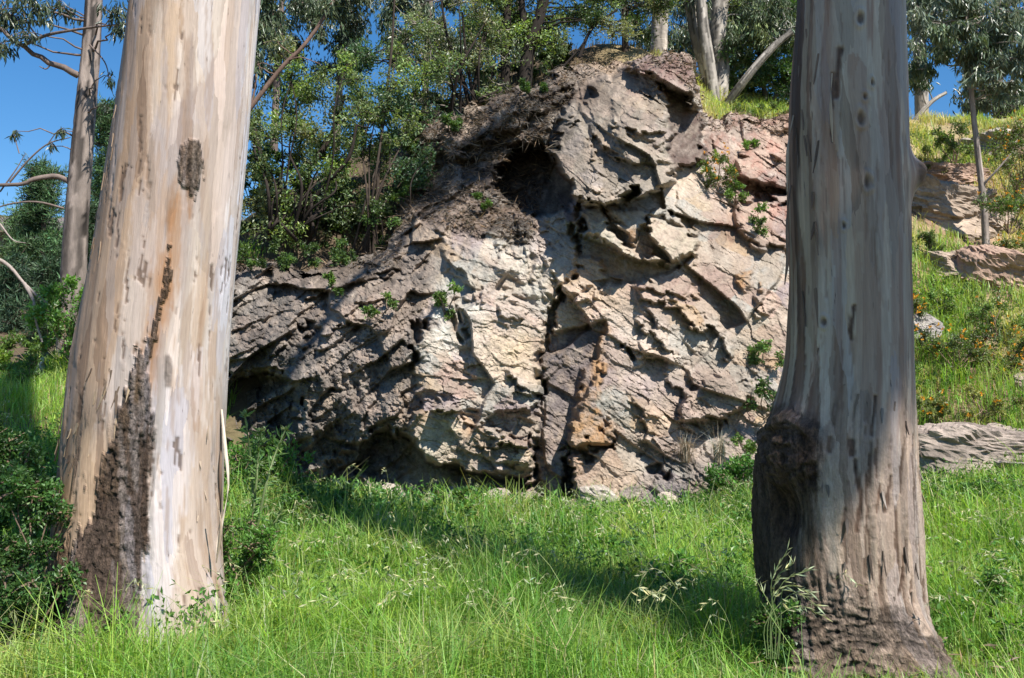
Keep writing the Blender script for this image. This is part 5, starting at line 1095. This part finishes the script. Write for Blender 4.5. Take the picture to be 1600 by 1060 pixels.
shrub("flowering_shrub", "green-leaved flowering bush right of the sapling stem", 1578, 330, 19.4, 90, 70, 10, (0.11, .17, .05), 525, (.06, .024), 2, FL, nl=34)
shrub("bush", "rounded green bush in the tall grass on the right ridge", 1490, 225, 22.4, 70, 60, 9, (0.12, .18, .05), 526, (.06, .03), group=SB, nl=34)
shrub("bush", "low bush on the ridge left of the big grey trunk", 1190, 172, 22.8, 110, 30, 8, (0.14, .20, .06), 527, (.07, .02), group=SB, nl=30)
shrub("bush", "bright green bush at the outcrop's foot left of the burl", 1148, 765, 13.6, 90, 100, 14, (0.08, .19, .035), 528, (.045, .026), group=SB, nl=44)
shrub("bush", "leafy bush right of the trunk below the pale shelf", 1520, 785, 12.0, 170, 80, 20, (0.08, .18, .035), 529, (.05, .028), group=SB, nl=40)
shrub("bush", "leafy weeds at the right edge below the rock shelf", 1605, 830, 10.6, 80, 90, 8, (0.10, .20, .04), 530, (.05, .028), group=SB, nl=40)
shrub("bush", "ferny weeds at the foot of the flank beside the leaning trunk", 402, 762, 12.4, 140, 140, 22, (0.10, .21, .04), 531, (.06, .028), group=SB, nl=44)
shrub("bush", "dark leafy weeds in front of the hollow at the outcrop's foot", 520, 808, 11.8, 190, 90, 20, (0.06, .135, .03), 532, (.06, .034), group=SB, nl=40)
shrub("bush", "low leafy weeds in the meadow middle below the pale slab", 690, 800, 12.8, 200, 60, 18, (0.08, .17, .035), 533, (.05, .03), group=SB, nl=36)
shrub("bush", "dark low weeds under the recessed column", 850, 808, 12.6, 170, 66, 16, (0.06, .13, .03), 534, (.05, .03), group=SB, nl=36)
shrub("bush", "low broad-leaved weeds in the trunk's shadow left of the burl", 1090, 925, 7.9, 200, 90, 18, (0.09, .20, .035), 535, (.05, .032), group=SB, nl=40, r=.2)
shrub("bush", "small-leaved weeds around the foot of the right trunk", 1225, 1000, 6.0, 110, 110, 12, (0.09, .18, .04), 536, (.032, .018), group=SB, nl=44, r=.14)
shrub("bush", "loose dark shrub at the lower left corner", 15, 870, 6.3, 170, 340, 44, (0.065, .14, .035), 537, (.030, .018), group=SB, nl=60, nt=8, r=.15, base=1060)
shrub("bush", "shaded shrub left of the leaning trunk's flank", 10, 725, 8.0, 120, 130, 18, (0.06, .13, .03), 538, (.034, .02), group=SB, nl=50, nt=8, r=.17)
shrub("bush", "weedy clump right of the leaning trunk's foot", 375, 860, 7.6, 90, 110, 14, (0.10, .21, .04), 539, (.035, .016), group=SB, nl=40, r=.15)
shrub("bush", "leafy weeds at the right of the grey trunk's foot", 1530, 960, 7.2, 130, 110, 14, (0.09, .19, .04), 540, (.04, .02), group=SB, nl=40, r=.17)

SP_ = "plants spilling over the flank's crest"
for i, (px, py, w, h, lab) in enumerate(((385, 400, 60, 40, "green spray hanging over the crest beside the leaning trunk"), (450, 400, 70, 46, "leafy spray on the crest under the first crooked stems"), (520, 395, 80, 46, "dark leafy spray on the crest left of the slender stem"), (600, 350, 60, 60, "leafy spray on the outcrop's left shoulder below the upper slope"), (660, 232, 50, 40, "small spray at the upper slope's left end"), (720, 190, 50, 26, "low spray on the upper slope below the twiggy shrub"), (830, 138, 44, 22, "low spray in front of the forked black trunk"))):
    shrub("crest_plant", lab, px, py, rock_Y(px, py + 16) - .1, w, h, 7, (.09, .15, .045), 590 + i, (.06, .03), group=SP_, nl=32, nt=6, wood=DARKW, base=py + h * .6)
shrub("bush", "pale green bush on the slope behind the leaning trunk's left edge", 60, 545, 19.5, 110, 60, 10, (0.12, .20, .05), 604, (.07, .035), group=SB)
for i, (px, py, w, h, C_, fl, lab) in enumerate(((1460, 250, 70, 40, (.17, .22, .07), 0, "pale green shrub in the dry grass just right of the trunk on the ridge"), (1450, 385, 70, 36, (.10, .15, .05), 0, "dark green shrub between the rock hump and the cracked ledge"), (1560, 500, 100, 50, (.16, .24, .07), 1, "yellow-green shrub in mid slope below the pinkish rock"), (1470, 470, 80, 40, (.17, .26, .07), 0, "bright herb patch below the cracked ledge"),
                                                 (1540, 630, 120, 40, (.24, .25, .09), 1, "straw-coloured shrub above the long rock shelf"), (1450, 640, 50, 40, (.2, .24, .08), 2, "straw-green shrub touching the trunk above the rock shelf"), (1590, 400, 60, 50, (.15, .2, .06), 3, "flowering shrub beside the sapling's foot at the right edge"))):
    shrub("flowering_shrub" if fl else "bush", lab, px, py, ground_hit(px, py + h * .5, 10) - .05, w, h, 9, C_, 610 + i, (.05, .022), fl, FL if fl else SB, nl=32)
UG = "dark undergrowth beneath the trees"
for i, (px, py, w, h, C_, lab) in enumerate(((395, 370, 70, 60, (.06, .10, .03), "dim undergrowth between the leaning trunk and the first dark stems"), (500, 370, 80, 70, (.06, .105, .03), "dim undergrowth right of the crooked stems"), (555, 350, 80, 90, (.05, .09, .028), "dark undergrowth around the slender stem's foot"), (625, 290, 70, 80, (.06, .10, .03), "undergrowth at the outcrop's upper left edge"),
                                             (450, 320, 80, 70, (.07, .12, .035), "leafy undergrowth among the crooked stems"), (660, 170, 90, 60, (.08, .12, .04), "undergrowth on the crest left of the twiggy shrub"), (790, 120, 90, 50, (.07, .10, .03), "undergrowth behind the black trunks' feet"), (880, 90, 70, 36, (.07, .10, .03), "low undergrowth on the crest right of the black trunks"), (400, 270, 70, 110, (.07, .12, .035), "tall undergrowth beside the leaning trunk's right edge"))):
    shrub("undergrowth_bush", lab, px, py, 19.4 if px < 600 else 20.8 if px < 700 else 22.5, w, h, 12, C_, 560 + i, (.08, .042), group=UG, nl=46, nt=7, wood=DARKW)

# fallen blocks along the foot of the outcrop
_r = np.random.default_rng(77)
for k, (px, s_, lab) in enumerate(((415, 30, "fallen angular stone at the flank's foot nearest the leaning trunk"), (470, 22, "small fallen stone left of the pale rounded stone"), (560, 26, "fallen stone right of the pale rounded stone"), (612, 34, "fallen stone before the left end of the dark hollow"), (668, 22, "small fallen stone before the middle of the dark hollow"),
                                   (775, 30, "fallen stone under the right end of the overhanging lip"), (830, 20, "small fallen stone below the long vertical crack"), (985, 28, "fallen stone just right of the orange pillar's foot"), (1040, 36, "fallen stone below the dry hanging tuft"), (1100, 24, "small fallen stone beside the bright bush left of the burl"))):
    boulder("fallen_stone", lab, px, _r.uniform(772, 796), 14.75 + _r.uniform(-.5, .2), s_ * 1.5, s_, s_ / 90, 700 + k, np.array([0.34, .285, .24]) * _r.uniform(.7, 1.2), "stone", "stones fallen along the outcrop's foot", _r.uniform(-.5, .5))

# tall thistle beside the leaning trunk
def thistle():
    rng = np.random.default_rng(7); root = empty("thistle", at(398, 900, 8.6)); Y = 8.6
    for pts, w in (([(398, 905), (396, 800), (392, 720), (382, 648)], 6), ([(396, 800), (402, 740), (404, 700), (408, 675)], 4), ([(397, 850), (415, 760), (430, 710), (446, 672)], 5), ([(397, 860), (420, 830), (440, 800)], 4)):
        g = Geo(); P = smooth_path([at(x, y, Y + rng.uniform(-.1, .1)) for x, y in pts], 16); g.tube(P, np.linspace(w, w * .4, 16) / 2 / FPX * Y, 6, (0.26, .32, .15)); o = g.build("stem", M_LEAF, root, True)
        g = Geo(); t = rng.random(70); q = np.stack([np.interp(t, np.linspace(0, 1, 16), P[:, a]) for a in range(3)], -1)
        leaf_quads(g, q, rng.normal(0, 1, (70, 3)) + np.array([0, 0, .5]), .10, .022, rng, (0.17, .28, .09), .3); g.build("leaves", M_LEAF, root)
        g = Geo(); leaf_quads(g, np.repeat(P[-1:], 26, 0), rng.normal(0, .8, (26, 3)) + np.array([0, 0, .6]), .045, .014, rng, (0.28, .33, .16), .2); g.build("bud", M_LEAF, root)
    tag(root, "tall pale thistle with spiny buds beside the leaning trunk", "thistle")
thistle()
def tuft(name, label, px, py, Y, n, L, C, seed, droop, mat, w=.006, cat="grass tuft", spread=.35):
    rng = np.random.default_rng(seed); g = Geo(); b = at(px, py, Y)
    blades(g, b + rng.normal(0, .04, (n, 3)) * np.array([1, 1, .2]), L, w, rng, np.asarray(C), droop, spread)
    o = mk(name, np.concatenate(g.V) - b, [np.concatenate(g.Q)], mat, None, np.concatenate(g.C)); o.location = b
    tag(o, label, cat); return o

# ------------------------------------------------------------------ grass
def blades(g, P, H, W, rng, C, droop=0.5, spread=0.35):
    n = len(P); H = np.broadcast_to(np.asarray(H, float), (n,)) * (0.55 + 0.8 * rng.random(n)); W = W * (0.7 + .6 * rng.random(n))
    a = rng.uniform(0, 2 * np.pi, n); d = np.stack([np.cos(a), np.sin(a), 0 * a], -1)
    lean = spread * np.abs(rng.normal(0, 1, n)); dr = droop * rng.random(n)
    s = np.stack([-np.sin(a + rng.normal(0, .6, n)), np.cos(a), 0 * a], -1); s /= np.linalg.norm(s, axis=1)[:, None]
    up = np.array([0, 0, 1.0])
    m = P + (d * (lean * .45)[:, None] + up) * (H * .55)[:, None]
    t = m + (d * (lean + dr * 1.3)[:, None] + up * (1 - dr * 1.1)[:, None]) * (H * .5)[:, None]
    V = np.stack([P - s * W[:, None] / 2, P + s * W[:, None] / 2, m + s * W[:, None] * .42, m - s * W[:, None] * .42, t + s * W[:, None] * .08, t - s * W[:, None] * .08], 1).reshape(-1, 3)
    k = np.arange(n) * 6
    Q = np.concatenate([np.stack([k, k + 1, k + 2, k + 3], -1), np.stack([k + 3, k + 2, k + 4, k + 5], -1)])
    cc = C * (1 + .22 * rng.normal(0, 1, (n, 1))) * (1 + rng.normal(0, .10, (n, 1)) * np.array([1.2, .1, -.6]))
    g.add(V, Q, None, np.repeat(np.clip(cc, .01, .9), 6, 0))

def grass(name, label, n, xr, yr, H, W, seed, colf, dens=None, droop=.6, mat=None, spread=.35):
    rng = np.random.default_rng(seed)
    x = rng.uniform(*xr, n); y = yr[0] + (yr[1] - yr[0]) * rng.random(n)
    z = ground_z(x, y); P = np.stack([x, y, z - .01], -1)
    px, py = proj(P); ok = (px > -90) & (px < 1690) & (py > -40) & (py < 1330)
    if dens is not None: ok &= rng.random(n) < dens(x, y, z, px, py)
    P = P[ok]; x, y, z, px, py = x[ok], y[ok], z[ok], px[ok], py[ok]
    g = Geo(); hh = H * (1 + .45 * fbm(x * .9, y * .9, seed + 3, 3)) if not callable(H) else H(x, y, px, py)
    blades(g, P, hh, W * np.ones(len(P)) * (1 + .25 * (y - 7) / 7 * (y > 7)), rng, colf(x, y, px, py), droop, spread)
    o = g.build(name, mat or M_GRASS); tag(o, label, None, None, "stuff"); return o
def meadow_col(x, y, px, py):
    a = np.array([0.245, .40, .065]); b = np.array([0.145, .29, .05]); c = np.array([0.40, .47, .15])
    n1 = fbm(x * .8, y * .8, 900, 3)[:, None]; n2 = fbm(x * 2.3, y * 2.3, 901, 2)[:, None]; rr = np.random.default_rng(3).random((len(x), 1))
    cc = a + (b - a) * sstep(-.1, .4, n1) ; cc = cc + (c - cc) * sstep(.1, .5, n2) * .7
    cc = np.where(rr > .92, np.array([0.42, .40, .22]), cc); return cc
def near_trunk(x, y): return np.minimum(np.hypot(x + 2.62, y - 6.6), np.hypot(x - 2.15, y - 5.75))
def mead_h(x, y, px, py): return (.35 + .65 * sstep(.5, 1.3, near_trunk(x, y))) * (1 - .15 * sstep(11.5, 13.5, y)) * (.22 + .28 * sstep(-.3, .45, fbm(x * 1.3, y * 1.3, 905, 3)) + .12 * np.random.default_rng(8).random(len(x)) ** 3)
def rock_free(x, y, z, px, py): return 1.0 * ((y < 15.2) | (x < -4.6) | (x > 5.0))
grass("meadow_grass", "tall green grass filling the near meadow", 85000, (-5.2, 5.2), (4.4, 9.6), mead_h, .0072, 1, meadow_col, None, .95, None, .5)
grass("meadow_grass", "shorter green grass in front of the outcrop and up the left slope", 70000, (-9, 8), (9.4, 18.5), mead_h, .0095, 2, meadow_col, rock_free, .95, None, .5)
def hillcol(x, y, px, py):
    g_ = np.array([0.31, .42, .12]); yl = np.array([0.52, .46, .23]); n = fbm(x * .55, y * .55, 950, 3)
    wy = np.clip(sstep(-.25, .25, n) * .85 + .7 * np.exp(-((py - 640) / 38) ** 2) + .35 * np.exp(-((py - 240) / 45) ** 2) - .8 * np.exp(-((py - 460) / 50) ** 2), 0, 1)[:, None]
    return g_ * (1 - wy) + yl * wy
def hill_d(x, y, z, px, py):
    bare = np.clip(np.exp(-((px - 1480) / 90) ** 2 - ((py - 345) / 34) ** 2) + np.exp(-((px - 1560) / 90) ** 2 - ((py - 425) / 24) ** 2) + np.exp(-((px - 1530) / 110) ** 2 - ((py - 715) / 24) ** 2), 0, 1)
    return (x > 3.4) * (1 - .95 * bare) * (.06 + .94 * (fbm(x * .9, y * .9, 960, 4) > -.08)) * (1.0 * ((x > 5.6) | (y > 19.5)))
grass("hill_grass", "yellow-green grass on the right-hand slope", 90000, (3.4, 15), (12.5, 27), .26, .012, 3, hillcol, hill_d, .7)
grass("ridge_litter", "dry grass and litter on the shaded slope behind the outcrop", 6000, (-6, 4), (17, 26), .18, .010, 4, lambda x, y, px, py: np.array([0.20, .17, .09]) + 0 * x[:, None], None, .8, M_DRY)
tuft("dry_tuft", "drooping dry grass tuft hanging on the rock left of the burl", 1072, 722, rock_Y(1072, 722) - .05, 220, .42, (0.34, .28, .21), 61, 1.6, M_DRY, .007)
def oats():
    rng = np.random.default_rng(62); Y = 5.55; root = empty("oat_tuft", at(1200, 1010, Y))
    for k, (ex, ey, mx_, my_) in enumerate(((1275, 945, 1240, 915), (1262, 890, 1222, 900), (1240, 880, 1212, 895), (1285, 962, 1245, 935), (1230, 860, 1205, 900), (1180, 905, 1190, 910), (1265, 925, 1225, 905))):
        g = Geo(); P = smooth_path([at(1198 + 3 * k, 1030, Y), at(1196 + 4 * k, 975, Y - .02), at(mx_, my_ + 12, Y - .05), at(ex, ey, Y - .1)], 14)
        g.tube(P, np.linspace(.0028, .0014, 14), 4, (.28, .36, .14)); q = P[7:].repeat(3, 0); leaf_quads(g, q, rng.normal(0, .35, (len(q), 3)) + (P[-1] - P[-4]) * 9, .055, .008, rng, (.44, .47, .26), .2)
        g.build("oat_stem", M_DRY, root)
    tag(root, "arching wild oat stems in front of the right trunk's foot", "grass tuft")
oats()
tuft("reed_tuft", "pale strappy tuft at the rock's foot beside the burl", 1125, 725, 14.4, 120, .45, (0.42, .38, .30), 63, 1.5, M_DRY, .012)

def weeds(name, label, n, xr, yr, seed, C, Hm, leaf, patch):
    """small-leaved herbs standing among the grass"""
    rng = np.random.default_rng(seed); x = rng.uniform(*xr, n); y = rng.uniform(*yr, n); z = ground_z(x, y)
    px, py = proj(np.stack([x, y, z], -1))
    ok = (px > -60) & (px < 1660) & (fbm(x * .8, y * .8, seed, 3) > patch) & ((y < 15.1) | (x < -4.6) | (x > 5.2))
    x, y, z = x[ok], y[ok], z[ok]; n = len(x); g = Geo()
    k = 16; h = Hm * (.5 + .8 * rng.random(n)); lean = rng.normal(0, .25, (n, 2))
    t = rng.random((n, k)) ** .7
    P = np.stack([x[:, None] + lean[:, :1] * h[:, None] * t + rng.normal(0, .022, (n, k)), y[:, None] + lean[:, 1:] * h[:, None] * t + rng.normal(0, .022, (n, k)), z[:, None] + h[:, None] * t], -1)
    tone = (1 + .3 * rng.normal(0, 1, (n, 1))) * np.ones((n, k))
    D_ = rng.normal(0, 1, (n, k, 3)) + np.array([0, 0, .35])
    leaf_quads(g, P.reshape(-1, 3), D_.reshape(-1, 3), leaf[0], leaf[1], rng, np.asarray(C) * np.clip(tone, .4, 1.8).reshape(-1, 1), .25, .15, (0, 0, .8))
    o = g.build(name, M_LEAF); tag(o, label, None, None, "stuff")
weeds("meadow_herbs", "small leafy herbs among the meadow grass", 6500, (-6, 6.5), (6.2, 15.0), 31, (.085, .185, .035), .36, (.05, .024), -.02)
weeds("foot_weeds", "taller leafy weeds crowding the outcrop's foot", 2300, (-5.2, 5.2), (11.2, 14.9), 36, (.10, .215, .045), .36, (.07, .034), -.15)
weeds("slope_herbs", "small leafy herbs on the right-hand slope", 4000, (5.0, 12), (12.5, 24), 32, (.12, .19, .05), .26, (.055, .026), -.1)
def litter(n, seed):
    rng = np.random.default_rng(seed); ij = ROCKDARK[rng.integers(0, len(ROCKDARK), n)]
    P = ROCKV[ij[:, 0], ij[:, 1]] + np.array([0, -.03, .015]) + rng.normal(0, .02, (n, 3)); g = Geo()
    k = int(n * .6)
    leaf_quads(g, P[:k], rng.normal(0, 1, (k, 3)) * np.array([1, 1, .4]), .085, .03, rng, (.13, .095, .07), .3, .5)
    d = rng.normal(0, 1, (n - k, 3)) * np.array([1, .5, .6]) - np.array([0, 0, .3]); leaf_quads(g, P[k:], d, .20, .012, rng, (.22, .17, .12), .2, .4)
    o = g.build("leaf_litter", M_DRY); tag(o, "dead leaves and twigs strewn over the outcrop's dark upper slope", None, None, "stuff")
litter(9000, 35)
def shed_bark(n, seed):
    rng = np.random.default_rng(seed); g = Geo()
    for cx, cy in ((-2.55, 6.35), (2.2, 5.55)):
        a = rng.uniform(0, 6.28, n); q = .45 + .75 * rng.random(n) ** 1.4; x = cx + q * np.cos(a); y = cy + q * np.sin(a); P = np.stack([x, y, ground_z(x, y) + rng.uniform(.02, .22, n)], -1)
        leaf_quads(g, P, rng.normal(0, 1, (n, 3)) * np.array([1, 1, .35]), .09, .013, rng, (.30, .22, .15), .5, .35)
    o = g.build("shed_bark", M_DRY); tag(o, "shed bark scraps caught in the grass round the big trunks", None, None, "stuff")
shed_bark(150, 37)
def seedheads(n, seed):
    rng = np.random.default_rng(seed); g = Geo()
    for k in range(n):
        y = rng.uniform(5.6, 13); x = rng.uniform(-.52, .52) * y; b = np.array([x, y, float(ground_z(x, y))]); h = rng.uniform(.35, .62); a = rng.uniform(0, 6.28); L = rng.uniform(.1, .3)
        P = smooth_path([b, b + [0.2 * L * math.cos(a), .2 * L * math.sin(a), h * .6], b + [L * math.cos(a), L * math.sin(a), h], b + [1.7 * L * math.cos(a), 1.7 * L * math.sin(a), h * .93]], 9)
        g.tube(P, np.linspace(.0022, .0012, 9), 3, (.30, .36, .14))
        q = P[5:].repeat(3, 0); leaf_quads(g, q, rng.normal(0, .5, (len(q), 3)) + (P[-1] - P[-3]) * 8, .045, .009, rng, (.46, .46, .27), .2)
    o = g.build("grass_seedheads", M_DRY); tag(o, "pale nodding seed heads above the meadow grass", None, None, "stuff")
seedheads(420, 33)
